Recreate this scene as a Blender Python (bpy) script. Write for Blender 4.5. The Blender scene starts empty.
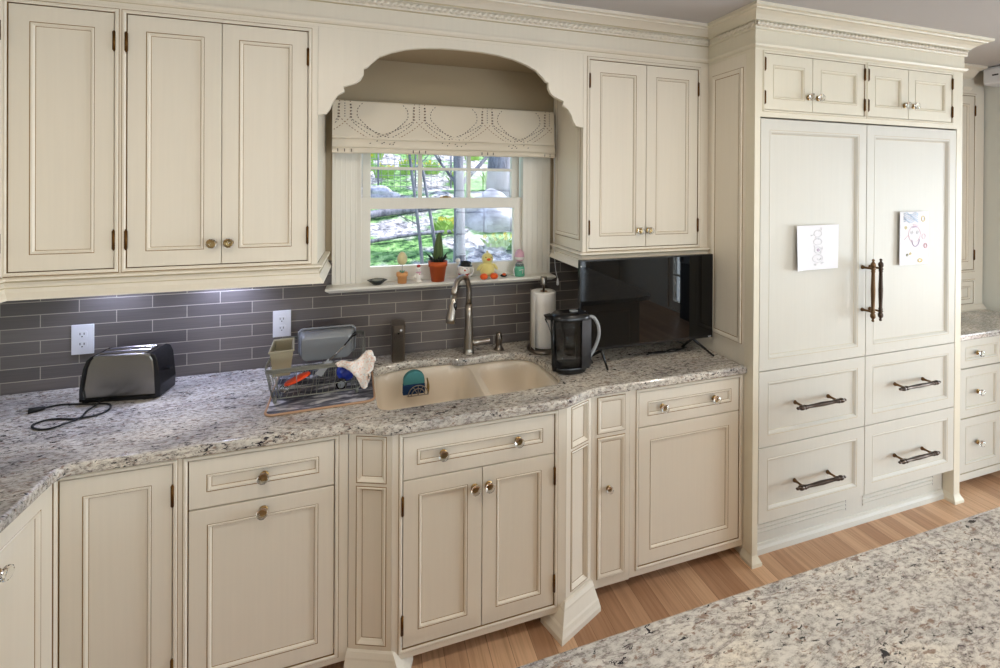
import bpy, bmesh, math, random
from mathutils import Vector, Matrix, noise
random.seed(7)
SC = bpy.context.scene
P_PATIO, P_FRONT, P_RIGHT, P_BULB = 85, 20, 330, 7.2
COL = SC.collection
PI = math.pi

# ---------------------------------------------------------------- materials
def mat(name, rgb=(200,200,200), rough=0.5, metal=0.0, trans=0.0, coat=0.0, ior=1.45, sheen=0.0, lin=None, emit=None, alpha=1.0, sss=0.0):
    m = bpy.data.materials.new(name); m.use_nodes = True
    b = m.node_tree.nodes['Principled BSDF']
    def s2l(c):
        c /= 255.0
        return c/12.92 if c <= 0.04045 else ((c+0.055)/1.055)**2.4
    c = lin or tuple(s2l(x) for x in rgb)
    b.inputs['Base Color'].default_value = (*c, 1)
    b.inputs['Roughness'].default_value = rough
    b.inputs['Metallic'].default_value = metal
    b.inputs['Transmission Weight'].default_value = trans
    b.inputs['IOR'].default_value = ior
    b.inputs['Coat Weight'].default_value = coat
    b.inputs['Coat Roughness'].default_value = 0.08
    b.inputs['Sheen Weight'].default_value = sheen
    b.inputs['Alpha'].default_value = alpha
    if emit:
        b.inputs['Emission Color'].default_value = (*emit[0], 1); b.inputs['Emission Strength'].default_value = emit[1]
    return m
def L(*rgb):
    out = []
    for c in rgb:
        c /= 255.0
        out.append(c/12.92 if c <= 0.04045 else ((c+0.055)/1.055)**2.4)
    return (*out, 1)
class NT:
    def __init__(s, m): s.t = m.node_tree; s.b = s.t.nodes['Principled BSDF']
    def n(s, typ, **kw):
        nd = s.t.nodes.new(typ)
        for k, v in kw.items():
            if k.startswith('i_'): nd.inputs[k[2:].replace('_', ' ')].default_value = v
            else: setattr(nd, k, v)
        return nd
    def l(s, a, ao, b, bi): s.t.links.new(a.outputs[ao], b.inputs[bi])
    def ramp(s, stops):
        r = s.t.nodes.new('ShaderNodeValToRGB'); e = r.color_ramp.elements
        while len(e) > 1: e.remove(e[0])
        e[0].position = stops[0][0]; e[0].color = stops[0][1]
        for p, c in stops[1:]:
            k = e.new(p); k.color = c
        return r
    def mix(s, fac, a, b, blend='MIX'):
        m = s.t.nodes.new('ShaderNodeMix'); m.data_type = 'RGBA'; m.blend_type = blend
        for key, v in ((0, fac), (6, a), (7, b)):
            if isinstance(v, tuple) and hasattr(v[0], 'outputs'): s.t.links.new(v[0].outputs[v[1]], m.inputs[key])
            else: m.inputs[key].default_value = v
        return m
    def bump(s, src, out, strength=0.2, dist=0.002):
        bp = s.n('ShaderNodeBump', i_Strength=strength, i_Distance=dist)
        s.l(src, out, bp, 'Height'); s.l(bp, 'Normal', s.b, 'Normal')

def paint_mat(name, rgb, rough=0.38):
    m = mat(name, rgb, rough); t = NT(m)
    tc = t.n('ShaderNodeTexCoord'); mp = t.n('ShaderNodeMapping'); mp.inputs['Scale'].default_value = (90, 90, 3)
    t.l(tc, 'Object', mp, 'Vector')
    nz = t.n('ShaderNodeTexNoise', i_Scale=1.0, i_Detail=3.0); t.l(mp, 'Vector', nz, 'Vector')
    r = t.ramp([(0.3, tuple(x*0.975 for x in L(*rgb)[:3])+(1,)), (0.7, L(*rgb))]); t.l(nz, 'Fac', r, 'Fac')
    t.l(r, 'Color', t.b, 'Base Color'); t.bump(nz, 'Fac', 0.03, 0.001)
    return m
M = {}
M['paint'] = paint_mat('cream_paint', (226,218,203))
M['paint_white'] = paint_mat('off_white_paint', (205,202,192), 0.5)
M['paint_cream'] = paint_mat('pale_cream_paint', (220,213,194), 0.45)
M['glaze'] = mat('brown_glaze', (142,112,68), 0.6)
M['glaze_light'] = mat('light_brown_glaze', (190,178,150), 0.6)
M['trim'] = paint_mat('window_white', (226,222,212), 0.4)
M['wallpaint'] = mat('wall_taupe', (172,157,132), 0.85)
M['wallgrey'] = mat('wall_grey', (212,212,204), 0.9)
M['ceil'] = mat('ceiling_white', (184,181,180), 0.9)
M['brass'] = mat('antique_brass', (168,140,92), 0.32, 1.0)
M['hinge'] = mat('aged_hinge', (96,66,32), 0.45, 0.9)
M['crystal'] = mat('crystal', (252,252,250), 0.02, 0.0, 1.0, ior=1.35)
M['bronze'] = mat('dark_bronze', (74,62,54), 0.28, 0.95)
M['bronze_worn'] = mat('worn_bronze', (106,82,58), 0.32, 0.95)
M['nickel'] = mat('brushed_nickel', (168,160,150), 0.28, 1.0)
M['dark_nickel'] = mat('dark_nickel', (120,110,100), 0.3, 0.9)
M['steel'] = mat('brushed_steel', (150,146,140), 0.27, 1.0)
M['black_plastic'] = mat('black_plastic', (18,18,20), 0.25)
M['black_matte'] = mat('black_matte', (14,14,15), 0.6)
M['screen'] = mat('black_screen', (5,6,8), 0.02, ior=1.42)
M['white_plastic'] = mat('white_plastic', (222,222,226), 0.3)
M['slot'] = mat('dark_slot', (60,56,56), 0.6)
M['sink'] = mat('biscuit_composite', (238,226,208), 0.28)
M['terracotta'] = mat('terracotta', (184,82,34), 0.6)
M['peach'] = mat('peach_clay', (222,160,104), 0.7)
M['cactus'] = mat('cactus_green', (72,92,48), 0.7)
M['cactus_dark'] = mat('cactus_dark', (34,40,34), 0.8)
M['soil'] = mat('soil', (50,40,34), 0.95)
M['cream'] = mat('cream_speckle', (206,196,150), 0.5)
M['yellowplush'] = mat('yellow_plush', (222,208,130), 0.95, sheen=0.6)
M['orangeplush'] = mat('orange_plush', (232,92,22), 0.8, sheen=0.3)
M['orange'] = mat('orange_plastic', (236,72,16), 0.35)
M['blue'] = mat('blue_plastic', (34,52,140), 0.35)
M['greenjar'] = mat('mint_glaze', (96,170,140), 0.25)
M['pinkegg'] = mat('pink_egg', (206,160,176), 0.5)
M['ceramic'] = mat('white_ceramic', (226,222,216), 0.25)
M['darkglaze'] = mat('dark_glaze', (34,38,38), 0.15)
M['olive'] = mat('olive_glaze', (92,98,72), 0.2)
M['red'] = mat('red_paint', (168,44,44), 0.5)
M['paper'] = mat('paper', (236,236,242), 0.85)
M['towel'] = mat('paper_towel', (236,232,226), 0.95)
M['wire'] = mat('grey_coated_wire', (120,120,112), 0.35, 0.4)
M['taupe'] = mat('taupe_plastic', (150,142,118), 0.5)
M['clear'] = mat('clear_plastic', (235,238,240), 0.05, 0, 0.85, ior=1.3)
M['greyplastic'] = mat('grey_soft_plastic', (150,152,154), 0.35)
M['fabric'] = mat('shade_fabric', (222,212,194), 0.95, sheen=0.2)
M['stitch'] = mat('shade_stitching', (70,56,56), 0.9)
M['stitch_tan'] = mat('tan_stitching', (142,106,76), 0.9)
M['spongeteal'] = mat('teal_sponge', (74,136,138), 0.95)
M['spongeblue'] = mat('blue_sponge', (24,56,96), 0.95)
M['rim'] = mat('tan_border', (170,134,104), 0.7)
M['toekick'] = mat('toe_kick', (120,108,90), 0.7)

def cloth_speckle():
    m = mat('speckled_cloth', (228,214,200), 0.95); t = NT(m)
    v = t.n('ShaderNodeTexNoise', i_Scale=120.0, i_Detail=2.0)
    tc = t.n('ShaderNodeTexCoord'); t.l(tc, 'Object', v, 'Vector')
    r = t.ramp([(0.36, L(222,186,168)), (0.5, L(232,224,216)), (0.62, L(232,224,216)), (0.72, L(190,196,202))]); t.l(v, 'Fac', r, 'Fac')
    t.l(r, 'Color', t.b, 'Base Color'); return m
M['speckle'] = cloth_speckle()

def plush(m):
    t = NT(m); v = t.n('ShaderNodeTexNoise', i_Scale=260.0, i_Detail=2.0)
    tc = t.n('ShaderNodeTexCoord'); t.l(tc, 'Object', v, 'Vector'); t.bump(v, 'Fac', 0.8, 0.004)
plush(M['yellowplush']); plush(M['orangeplush']); plush(M['towel']); plush(M['spongeteal']); plush(M['cactus'])

def steel_brush(m, sc=(2, 2, 400)):
    t = NT(m); tc = t.n('ShaderNodeTexCoord'); mp = t.n('ShaderNodeMapping'); mp.inputs['Scale'].default_value = sc
    t.l(tc, 'Object', mp, 'Vector'); nz = t.n('ShaderNodeTexNoise', i_Scale=1.0, i_Detail=2.0); t.l(mp, 'Vector', nz, 'Vector')
    t.bump(nz, 'Fac', 0.05, 0.001)
steel_brush(M['steel'])

def granite(name, rot=0.0, bk=0.0, base=(206,200,190), cool=(170,166,162)):
    m = mat(name, base, 0.16, coat=0.3); t = NT(m)
    tc = t.n('ShaderNodeTexCoord')
    def mp(sc, r=rot, loc=(0,0,0)):
        k = t.n('ShaderNodeMapping'); k.inputs['Scale'].default_value = sc; k.inputs['Rotation'].default_value = (0, 0, r); k.inputs['Location'].default_value = loc
        t.l(tc, 'Object', k, 'Vector'); return k
    def nz(m_, scale, det=4.0, rough=0.6, dist=0.0):
        n = t.n('ShaderNodeTexNoise', i_Scale=scale, i_Detail=det, i_Roughness=rough, i_Distortion=dist); t.l(m_, 'Vector', n, 'Vector'); return n
    big = nz(mp((0.7, 1.6, 1)), 3.2, 3.0, 0.6, 0.6)
    r0 = t.ramp([(0.36, L(*cool)), (0.5, L(*base)), (0.68, L(226,218,204))]); t.l(big, 'Fac', r0, 'Fac')
    cl = nz(mp((0.6, 1.3, 1)), 95, 6.0, 0.75)
    r1 = t.ramp([(0.36, (0.36, 0.34, 0.34, 1)), (0.47, (0.78, 0.77, 0.76, 1)), (0.55, (1, 1, 1, 1)), (0.68, (1.12, 1.12, 1.10, 1))]); t.l(cl, 'Fac', r1, 'Fac')
    c1 = t.mix(1.0, (r0, 'Color'), (r1, 'Color'), 'MULTIPLY')
    br = nz(mp((0.5, 1.2, 1), rot, (3.1, 1.2, 0.4)), 85, 4.0, 0.65, 0.6)
    r2 = t.ramp([(0.36, (0.8,0.8,0.8, 1)), (0.43, (0, 0, 0, 1))]); t.l(br, 'Fac', r2, 'Fac')
    c2 = t.mix((r2, 'Color'), (c1, 2), L(128,102,86))
    dens = nz(mp((0.5, 1.4, 1), rot, (8, 3, 1)), 7, 3.0, 0.6)
    bl = nz(mp((0.55, 1.25, 1), rot, (7.7, 4.2, 2.4)), 80, 4.0, 0.68, 0.6)
    ad = t.n('ShaderNodeMath', operation='MULTIPLY_ADD'); t.l(dens, 'Fac', ad, 0); ad.inputs[1].default_value = 0.22; t.l(bl, 'Fac', ad, 2)
    r3 = t.ramp([(0.485+bk, (1, 1, 1, 1)), (0.515+bk, (0, 0, 0, 1))]); t.l(ad, 0, r3, 'Fac')
    c3 = t.mix((r3, 'Color'), (c2, 2), L(38,38,44))
    ve = nz(mp((0.35, 1.5, 1), rot + 0.25, (1, 9, 3)), 5.5, 6.0, 0.65, 1.2)
    r4 = t.ramp([(0.488, (0, 0, 0, 1)), (0.5, (0.55, 0.55, 0.55, 1)), (0.512, (0, 0, 0, 1))]); t.l(ve, 'Fac', r4, 'Fac')
    c4 = t.mix((r4, 'Color'), (c3, 2), L(96,80,84))
    t.l(c4, 2, t.b, 'Base Color')
    return m
M['granite'] = granite('speckled_granite', 0.15)
M['granite_island'] = granite('island_granite', -0.25, -0.018, base=(206,202,196), cool=(178,176,174))

def tile_mat():
    m = mat('grey_glass_tile', (92,86,84), 0.3, coat=0.15); t = NT(m)
    tc = t.n('ShaderNodeTexCoord'); sp = t.n('ShaderNodeSeparateXYZ'); t.l(tc, 'Object', sp, 0)
    cx = t.n('ShaderNodeMath', operation='ADD'); cx.inputs[1].default_value = 0.768 + 0.2575*20; t.l(sp, 0, cx, 0)
    cz = t.n('ShaderNodeMath', operation='ADD'); cz.inputs[1].default_value = -0.9075 + 0.0533*20; t.l(sp, 2, cz, 0)
    cb = t.n('ShaderNodeCombineXYZ'); t.l(cx, 0, cb, 0); t.l(cz, 0, cb, 1)
    bk = t.n('ShaderNodeTexBrick', offset=0.5, offset_frequency=2, squash=1.0)
    bk.inputs['Scale'].default_value = 1.0; bk.inputs['Brick Width'].default_value = 0.2575; bk.inputs['Row Height'].default_value = 0.0533
    bk.inputs['Mortar Size'].default_value = 0.0017; bk.inputs['Mortar Smooth'].default_value = 0.2; bk.inputs['Bias'].default_value = 0.0
    bk.inputs['Color1'].default_value = L(112,105,102); bk.inputs['Color2'].default_value = L(94,88,86); bk.inputs['Mortar'].default_value = L(176,168,156)
    t.l(cb, 0, bk, 'Vector'); 
    mp = t.n('ShaderNodeMapping'); mp.inputs['Scale'].default_value = (6, 6, 220); t.l(tc, 'Object', mp, 'Vector')
    nz = t.n('ShaderNodeTexNoise', i_Scale=1.0, i_Detail=2.0); t.l(mp, 'Vector', nz, 'Vector')
    r = t.ramp([(0.3, (0.88,0.88,0.88,1)), (0.7, (1.06,1.06,1.06,1))]); t.l(nz, 'Fac', r, 'Fac')
    c = t.mix(1.0, (bk, 'Color'), (r, 'Color'), 'MULTIPLY'); t.l(c, 2, t.b, 'Base Color')
    inv = t.n('ShaderNodeMath', operation='SUBTRACT'); inv.inputs[0].default_value = 1.0; t.l(bk, 'Fac', inv, 1)
    t.bump(inv, 0, 0.5, 0.001)
    return m
M['tile'] = tile_mat()

def floor_mat():
    m = mat('oak_planks', (190,145,105), 0.38); t = NT(m)
    tc = t.n('ShaderNodeTexCoord'); sp = t.n('ShaderNodeSeparateXYZ'); t.l(tc, 'Object', sp, 0)
    ay = t.n('ShaderNodeMath', operation='ADD'); ay.inputs[1].default_value = 20.3; t.l(sp, 1, ay, 0)
    ax = t.n('ShaderNodeMath', operation='ADD'); ax.inputs[1].default_value = 8.02; t.l(sp, 0, ax, 0)
    cb = t.n('ShaderNodeCombineXYZ'); t.l(ay, 0, cb, 0); t.l(ax, 0, cb, 1)
    bk = t.n('ShaderNodeTexBrick', offset=0.37, offset_frequency=3, squash=1.0)
    bk.inputs['Scale'].default_value = 1.0; bk.inputs['Brick Width'].default_value = 1.7; bk.inputs['Row Height'].default_value = 0.083
    bk.inputs['Mortar Size'].default_value = 0.0009; bk.inputs['Mortar Smooth'].default_value = 0.1
    bk.inputs['Color1'].default_value = L(214,176,142); bk.inputs['Color2'].default_value = L(168,128,98); bk.inputs['Mortar'].default_value = L(126,94,68)
    t.l(cb, 0, bk, 'Vector')
    mp = t.n('ShaderNodeMapping'); mp.inputs['Scale'].default_value = (60, 2.5, 1); t.l(tc, 'Object', mp, 'Vector')
    nz = t.n('ShaderNodeTexNoise', i_Scale=1.0, i_Detail=5.0, i_Roughness=0.65, i_Distortion=0.6); t.l(mp, 'Vector', nz, 'Vector')
    r = t.ramp([(0.3, (0.74,0.70,0.66,1)), (0.55, (1,1,1,1)), (0.75, (1.12,1.12,1.12,1))]); t.l(nz, 'Fac', r, 'Fac')
    c = t.mix(1.0, (bk, 'Color'), (r, 'Color'), 'MULTIPLY'); t.l(c, 2, t.b, 'Base Color'); t.bump(nz, 'Fac', 0.05, 0.001)
    return m
M['floor'] = floor_mat()

def ground_mat():
    m = mat('garden_ground', (120,150,100), 0.95); t = NT(m)
    tc = t.n('ShaderNodeTexCoord')
    n1 = t.n('ShaderNodeTexNoise', i_Scale=0.9, i_Detail=3.0, i_Roughness=0.6); t.l(tc, 'Object', n1, 'Vector')
    n2 = t.n('ShaderNodeTexNoise', i_Scale=9.0, i_Detail=6.0, i_Roughness=0.75); t.l(tc, 'Object', n2, 'Vector')
    g = t.ramp([(0.38, L(30,70,40)), (0.5, L(110,160,90)), (0.62, L(170,205,140))]); t.l(n2, 'Fac', g, 'Fac')
    li = t.ramp([(0.36, L(60,60,70)), (0.47, L(150,150,158)), (0.6, L(230,226,222))]); t.l(n2, 'Fac', li, 'Fac')
    sel = t.ramp([(0.47, (0,0,0,1)), (0.54, (1,1,1,1))]); t.l(n1, 'Fac', sel, 'Fac')
    c = t.mix((sel, 'Color'), (g, 'Color'), (li, 'Color')); t.l(c, 2, t.b, 'Base Color'); t.bump(n2, 'Fac', 1.0, 0.05)
    return m
M['ground'] = ground_mat()
def bark_mat(name, a, b, sc=(14, 14, 3)):
    m = mat(name, a, 0.95); t = NT(m); tc = t.n('ShaderNodeTexCoord'); mp = t.n('ShaderNodeMapping'); mp.inputs['Scale'].default_value = sc
    t.l(tc, 'Object', mp, 'Vector'); nz = t.n('ShaderNodeTexNoise', i_Scale=1.0, i_Detail=5.0, i_Roughness=0.7); t.l(mp, 'Vector', nz, 'Vector')
    r = t.ramp([(0.35, L(*a)), (0.65, L(*b))]); t.l(nz, 'Fac', r, 'Fac'); t.l(r, 'Color', t.b, 'Base Color'); t.bump(nz, 'Fac', 0.8, 0.02); return m
M['bark'] = bark_mat('grey_bark', (84,86,98), (160,160,172))
M['rock'] = bark_mat('grey_rock', (96,100,116), (196,198,210), (3,3,3))
M['leaf'] = mat('spring_leaf', (150,190,90), 0.8)
M['daffodil'] = mat('yellow_flower', (236,214,60), 0.8)

def mat_marble():
    m = mat('marbled_mat', (90,90,98), 0.22); t = NT(m); tc = t.n('ShaderNodeTexCoord'); mp = t.n('ShaderNodeMapping'); mp.inputs['Scale'].default_value = (6, 22, 1)
    t.l(tc, 'Object', mp, 'Vector'); nz = t.n('ShaderNodeTexNoise', i_Scale=1.0, i_Detail=4.0, i_Roughness=0.6, i_Distortion=0.8); t.l(mp, 'Vector', nz, 'Vector')
    r = t.ramp([(0.4, L(66,66,74)), (0.52, L(112,112,120)), (0.6, L(196,194,198))]); t.l(nz, 'Fac', r, 'Fac'); t.l(r, 'Color', t.b, 'Base Color'); return m
M['marble_mat'] = mat_marble()
def glass_pane():
    m = bpy.data.materials.new('window_glass'); m.use_nodes = True; nt = m.node_tree; nt.nodes.clear()
    o = nt.nodes.new('ShaderNodeOutputMaterial'); mx = nt.nodes.new('ShaderNodeMixShader'); tr = nt.nodes.new('ShaderNodeBsdfTransparent'); gl = nt.nodes.new('ShaderNodeBsdfGlossy')
    gl.inputs['Roughness'].default_value = 0.02; mx.inputs[0].default_value = 0.03
    nt.links.new(tr.outputs[0], mx.inputs[1]); nt.links.new(gl.outputs[0], mx.inputs[2]); nt.links.new(mx.outputs[0], o.inputs[0]); return m
M['glass'] = glass_pane()
def thin_plastic(name, tint, gloss, rough, diff=None):
    m = bpy.data.materials.new(name); m.use_nodes = True; nt = m.node_tree; nt.nodes.clear()
    o = nt.nodes.new('ShaderNodeOutputMaterial'); mx = nt.nodes.new('ShaderNodeMixShader'); tr = nt.nodes.new('ShaderNodeBsdfTransparent'); gl = nt.nodes.new('ShaderNodeBsdfGlossy')
    tr.inputs[0].default_value = (*tint, 1); gl.inputs['Roughness'].default_value = rough; fr = nt.nodes.new('ShaderNodeFresnel'); fr.inputs[0].default_value = gloss
    nt.links.new(fr.outputs[0], mx.inputs[0]); src = tr
    if diff:
        m2 = nt.nodes.new('ShaderNodeMixShader'); df = nt.nodes.new('ShaderNodeBsdfDiffuse'); df.inputs[0].default_value = L(*diff[0]); m2.inputs[0].default_value = diff[1]
        nt.links.new(tr.outputs[0], m2.inputs[1]); nt.links.new(df.outputs[0], m2.inputs[2]); src = m2
    nt.links.new(src.outputs[0], mx.inputs[1]); nt.links.new(gl.outputs[0], mx.inputs[2]); nt.links.new(mx.outputs[0], o.inputs[0]); return m
M['smoke'] = thin_plastic('smoky_plastic', (0.80, 0.82, 0.84), 1.5, 0.05)
M['frosted'] = thin_plastic('frosted_plastic', (0.75, 0.77, 0.78), 1.35, 0.3, ((190,194,198), 0.42))
M['lamp'] = mat('fill_lamp_lens', (255,250,240), 0.5, emit=((1, 0.93, 0.82), 6.0))  # glowing lens of the added ceiling lights
M['led'] = mat('led_lens', (230,235,255), 0.5, emit=((0.75, 0.82, 1.0), 8.0))

# ---------------------------------------------------------------- mesh builder
class MB:
    def __init__(s): s.v = []; s.f = []; s.m = []; s.sm = []; s.mats = []
    def mi(s, m):
        m = M[m] if isinstance(m, str) else m
        if m not in s.mats: s.mats.append(m)
        return s.mats.index(m)
    def add(s, vs, fs, m, smooth=False, T=None):
        o = len(s.v); k = s.mi(m)
        s.v += [tuple(T @ Vector(p)) if T else tuple(p) for p in vs]
        for f in fs: s.f.append(tuple(i + o for i in f)); s.m.append(k); s.sm.append(smooth)
    def box(s, x0, x1, y0, y1, z0, z1, m, T=None):
        vs = [(x0,y0,z0),(x1,y0,z0),(x1,y1,z0),(x0,y1,z0),(x0,y0,z1),(x1,y0,z1),(x1,y1,z1),(x0,y1,z1)]
        s.add(vs, [(0,3,2,1),(4,5,6,7),(0,1,5,4),(1,2,6,5),(2,3,7,6),(3,0,4,7)], m, False, T)
    def rbox(s, x0, x1, y0, y1, z0, z1, m, r=0.01, n=4, T=None):   # rounded vertical corners
        pts = rrect(x0, x1, y0, y1, r, n); s.prism(pts, z0, z1, m, T=T)
    def prism(s, pts, z0, z1, m, top=None, T=None, smooth=False):
        n = len(pts); top = top or pts
        vs = [(p[0], p[1], z0) for p in pts] + [(p[0], p[1], z1) for p in top]
        s.add(vs, [tuple(range(n-1, -1, -1)), tuple(range(n, 2*n))], m, False, T)
        s.add(vs, [(i, (i+1) % n, n+(i+1) % n, n+i) for i in range(n)], m, smooth, T)
    def prism_y(s, pts, y0, y1, m, T=None):                    # polygon in xz extruded along y
        n = len(pts); vs = [(p[0], y0, p[1]) for p in pts] + [(p[0], y1, p[1]) for p in pts]
        s.add(vs, [tuple(range(n)), tuple(range(2*n-1, n-1, -1))] + [(i, n+i, n+(i+1) % n, (i+1) % n) for i in range(n)], m, False, T)
    def lathe(s, prof, m, seg=24, T=None, smooth=True, cap=True, sx=1.0, sy=1.0):
        vs = []; n = len(prof)
        for r, z in prof:
            for k in range(seg):
                a = 2*PI*k/seg; vs.append((r*math.cos(a)*sx, r*math.sin(a)*sy, z))
        fs = [(i*seg+k, i*seg+(k+1) % seg, (i+1)*seg+(k+1) % seg, (i+1)*seg+k) for i in range(n-1) for k in range(seg)]
        s.add(vs, fs, m, smooth, T)
        if cap:
            c = []
            if prof[0][0] > 1e-5: c.append(tuple(range(seg-1, -1, -1)))
            if prof[-1][0] > 1e-5: c.append(tuple(range((n-1)*seg, n*seg)))
            if c: s.add(vs, c, m, False, T)
    def ball(s, c, r, m, seg=20, rings=12, sx=1, sy=1, sz=1, T=None):
        prof = [(r*math.sin(PI*i/rings), -r*math.cos(PI*i/rings)) for i in range(rings+1)]
        Tm = Matrix.Translation(c) @ Matrix.Diagonal((sx, sy, sz, 1))
        s.lathe([(max(a, 1e-6), b) for a, b in prof], m, seg, (T @ Tm) if T else Tm, cap=False)
    def tube(s, pts, rad, m, seg=8, cap=True, closed=False, T=None, smooth=True):
        P = [Vector(p) for p in pts]; n = len(P); R = rad if isinstance(rad, (list, tuple)) else [rad]*n
        vs = []; up = None
        for i, p in enumerate(P):
            a = P[(i-1) % n] if (i > 0 or closed) else p; b = P[(i+1) % n] if (i < n-1 or closed) else p
            t = (b-a).normalized() if (b-a).length > 1e-9 else Vector((0,0,1))
            if up is None:
                up = Vector((0,0,1)) if abs(t.z) < 0.9 else Vector((1,0,0))
            u = (up - t*up.dot(t)); u = u.normalized() if u.length > 1e-6 else t.orthogonal().normalized(); up = u; w = t.cross(u)
            for k in range(seg):
                an = 2*PI*k/seg; vs.append(tuple(p + (u*math.cos(an) + w*math.sin(an))*R[i]))
        m_ = n if closed else n-1
        s.add(vs, [(i*seg+k, i*seg+(k+1) % seg, ((i+1) % n)*seg+(k+1) % seg, ((i+1) % n)*seg+k) for i in range(m_) for k in range(seg)], m, smooth, T)
        if cap and not closed: s.add(vs, [tuple(range(seg-1, -1, -1)), tuple(range((n-1)*seg, n*seg))], m, False, T)
    def ring(s, x0, x1, z0, z1, prof, fill=None, T=None):      # prof: (inset, y, material of the strip after it); faces -y
        for i in range(len(prof)-1):
            a, ya, mm = prof[i]; b, yb, _ = prof[i+1]
            vs = [(x0+a,ya,z0+a),(x1-a,ya,z0+a),(x1-a,ya,z1-a),(x0+a,ya,z1-a),(x0+b,yb,z0+b),(x1-b,yb,z0+b),(x1-b,yb,z1-b),(x0+b,yb,z1-b)]
            s.add(vs, [(0,1,5,4),(1,2,6,5),(2,3,7,6),(3,0,4,7)], mm, False, T)
        if fill:
            a, ya, _ = prof[-1]; s.add([(x0+a,ya,z0+a),(x1-a,ya,z0+a),(x1-a,ya,z1-a),(x0+a,ya,z1-a)], [(0,1,2,3)], fill, False, T)
    def holes(s, x0, x1, z0, z1, hs, y, depth, m, side=None, T=None, back=False):  # face at y (toward -y) with rectangular holes
        xs = sorted({x0, x1} | {h[0] for h in hs} | {h[1] for h in hs}); zs = sorted({z0, z1} | {h[2] for h in hs} | {h[3] for h in hs})
        for i in range(len(xs)-1):
            for j in range(len(zs)-1):
                cx = (xs[i]+xs[i+1])/2; cz = (zs[j]+zs[j+1])/2
                if any(h[0] < cx < h[1] and h[2] < cz < h[3] for h in hs): continue
                s.add([(xs[i],y,zs[j]),(xs[i+1],y,zs[j]),(xs[i+1],y,zs[j+1]),(xs[i],y,zs[j+1])], [(0,1,2,3)], m, False, T)
                if back: s.add([(xs[i],y+depth,zs[j]),(xs[i+1],y+depth,zs[j]),(xs[i+1],y+depth,zs[j+1]),(xs[i],y+depth,zs[j+1])], [(3,2,1,0)], m, False, T)
        for h in hs:
            vs = [(h[0],y,h[2]),(h[1],y,h[2]),(h[1],y,h[3]),(h[0],y,h[3])]; vs += [(a, y+depth, c) for a, _, c in vs]
            s.add(vs, [(0,4,5,1),(1,5,6,2),(2,6,7,3),(3,7,4,0)], side or m, False, T)
        vs = [(x0,y,z0),(x1,y,z0),(x1,y,z1),(x0,y,z1)]; vs += [(a, y+depth, c) for a, _, c in vs]
        s.add(vs, [(1,5,4,0),(2,6,5,1),(3,7,6,2),(0,4,7,3)], m, False, T)
    def sweep(s, path, prof, m, closed=False, T=None, smooth=False, out=1):   # prof: (outward offset, z); path 2-D; outward = right of travel
        n = len(path); P = [Vector(p) for p in path]; k = len(prof); vs = []
        for i in range(n):
            ds = []
            if i > 0 or closed: ds.append((P[i]-P[(i-1) % n]).normalized())
            if i < n-1 or closed: ds.append((P[(i+1) % n]-P[i]).normalized())
            ns = [Vector((d.y, -d.x))*out for d in ds]
            nn = sum(ns, Vector((0,0))); nn.normalize(); nn = nn / max(0.3, nn.dot(ns[0]))
            for o_, z in prof: q = P[i] + nn*o_; vs.append((q.x, q.y, z))
        r = n if closed else n-1
        for i in range(r):
            for j in range(k-1):
                mm = m[j] if isinstance(m, (list, tuple)) else m
                a, b = i*k+j, ((i+1) % n)*k+j
                s.add([vs[a], vs[b], vs[b+1], vs[a+1]], [(0,1,2,3)], mm, smooth, T)
        if not closed:
            mm = m[0] if isinstance(m, (list, tuple)) else m
            s.add(vs[:k], [tuple(range(k))], mm, False, T); s.add(vs[-k:], [tuple(range(k-1, -1, -1))], mm, False, T)
    def build(s, name, parent=None, bevel=0, weld=False, loc=None, sub=0):
        me = bpy.data.meshes.new(name); me.from_pydata(s.v, [], s.f)
        for m in s.mats: me.materials.append(m)
        for p, k, sm in zip(me.polygons, s.m, s.sm): p.material_index = k; p.use_smooth = sm
        bm = bmesh.new(); bm.from_mesh(me)
        bmesh.ops.remove_doubles(bm, verts=bm.verts, dist=1e-5)
        bmesh.ops.recalc_face_normals(bm, faces=bm.faces); bm.to_mesh(me); bm.free(); me.update()
        o = bpy.data.objects.new(name, me); COL.objects.link(o)
        if parent: o.parent = parent
        if loc: o.location = loc
        if bevel:
            b = o.modifiers.new('edge', 'BEVEL'); b.width = bevel; b.segments = 2; b.limit_method = 'ANGLE'; b.angle_limit = 0.7
        if sub:
            b = o.modifiers.new('sub', 'SUBSURF'); b.levels = sub; b.render_levels = sub
        return o
def rrect(x0, x1, y0, y1, r, n=5):
    pts = []
    for cx, cy, a0 in ((x1-r, y0+r, -PI/2), (x1-r, y1-r, 0), (x0+r, y1-r, PI/2), (x0+r, y0+r, PI)):
        for i in range(n+1): a = a0 + PI/2*i/n; pts.append((cx+r*math.cos(a), cy+r*math.sin(a)))
    return pts
def thing(name, label, cat, loc=(0,0,0), rz=0.0, group=None):
    o = bpy.data.objects.new(name, None); COL.objects.link(o); o.location = loc; o.rotation_euler = (0,0,rz); o.empty_display_size = 0.05
    return tag(o, label, cat, group)
def tag(o, label, cat, group=None):
    o['label'] = label; o['category'] = cat
    if group: o['group'] = group
    return o
def struct(o, label=None, cat=None):
    o['kind'] = 'structure'
    if label: o['label'] = label
    if cat: o['category'] = cat
    return o
def T(x=0, y=0, z=0, rx=0, ry=0, rz=0):
    return Matrix.Translation((x,y,z)) @ Matrix.Rotation(rz, 4, 'Z') @ Matrix.Rotation(ry, 4, 'Y') @ Matrix.Rotation(rx, 4, 'X')
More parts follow.
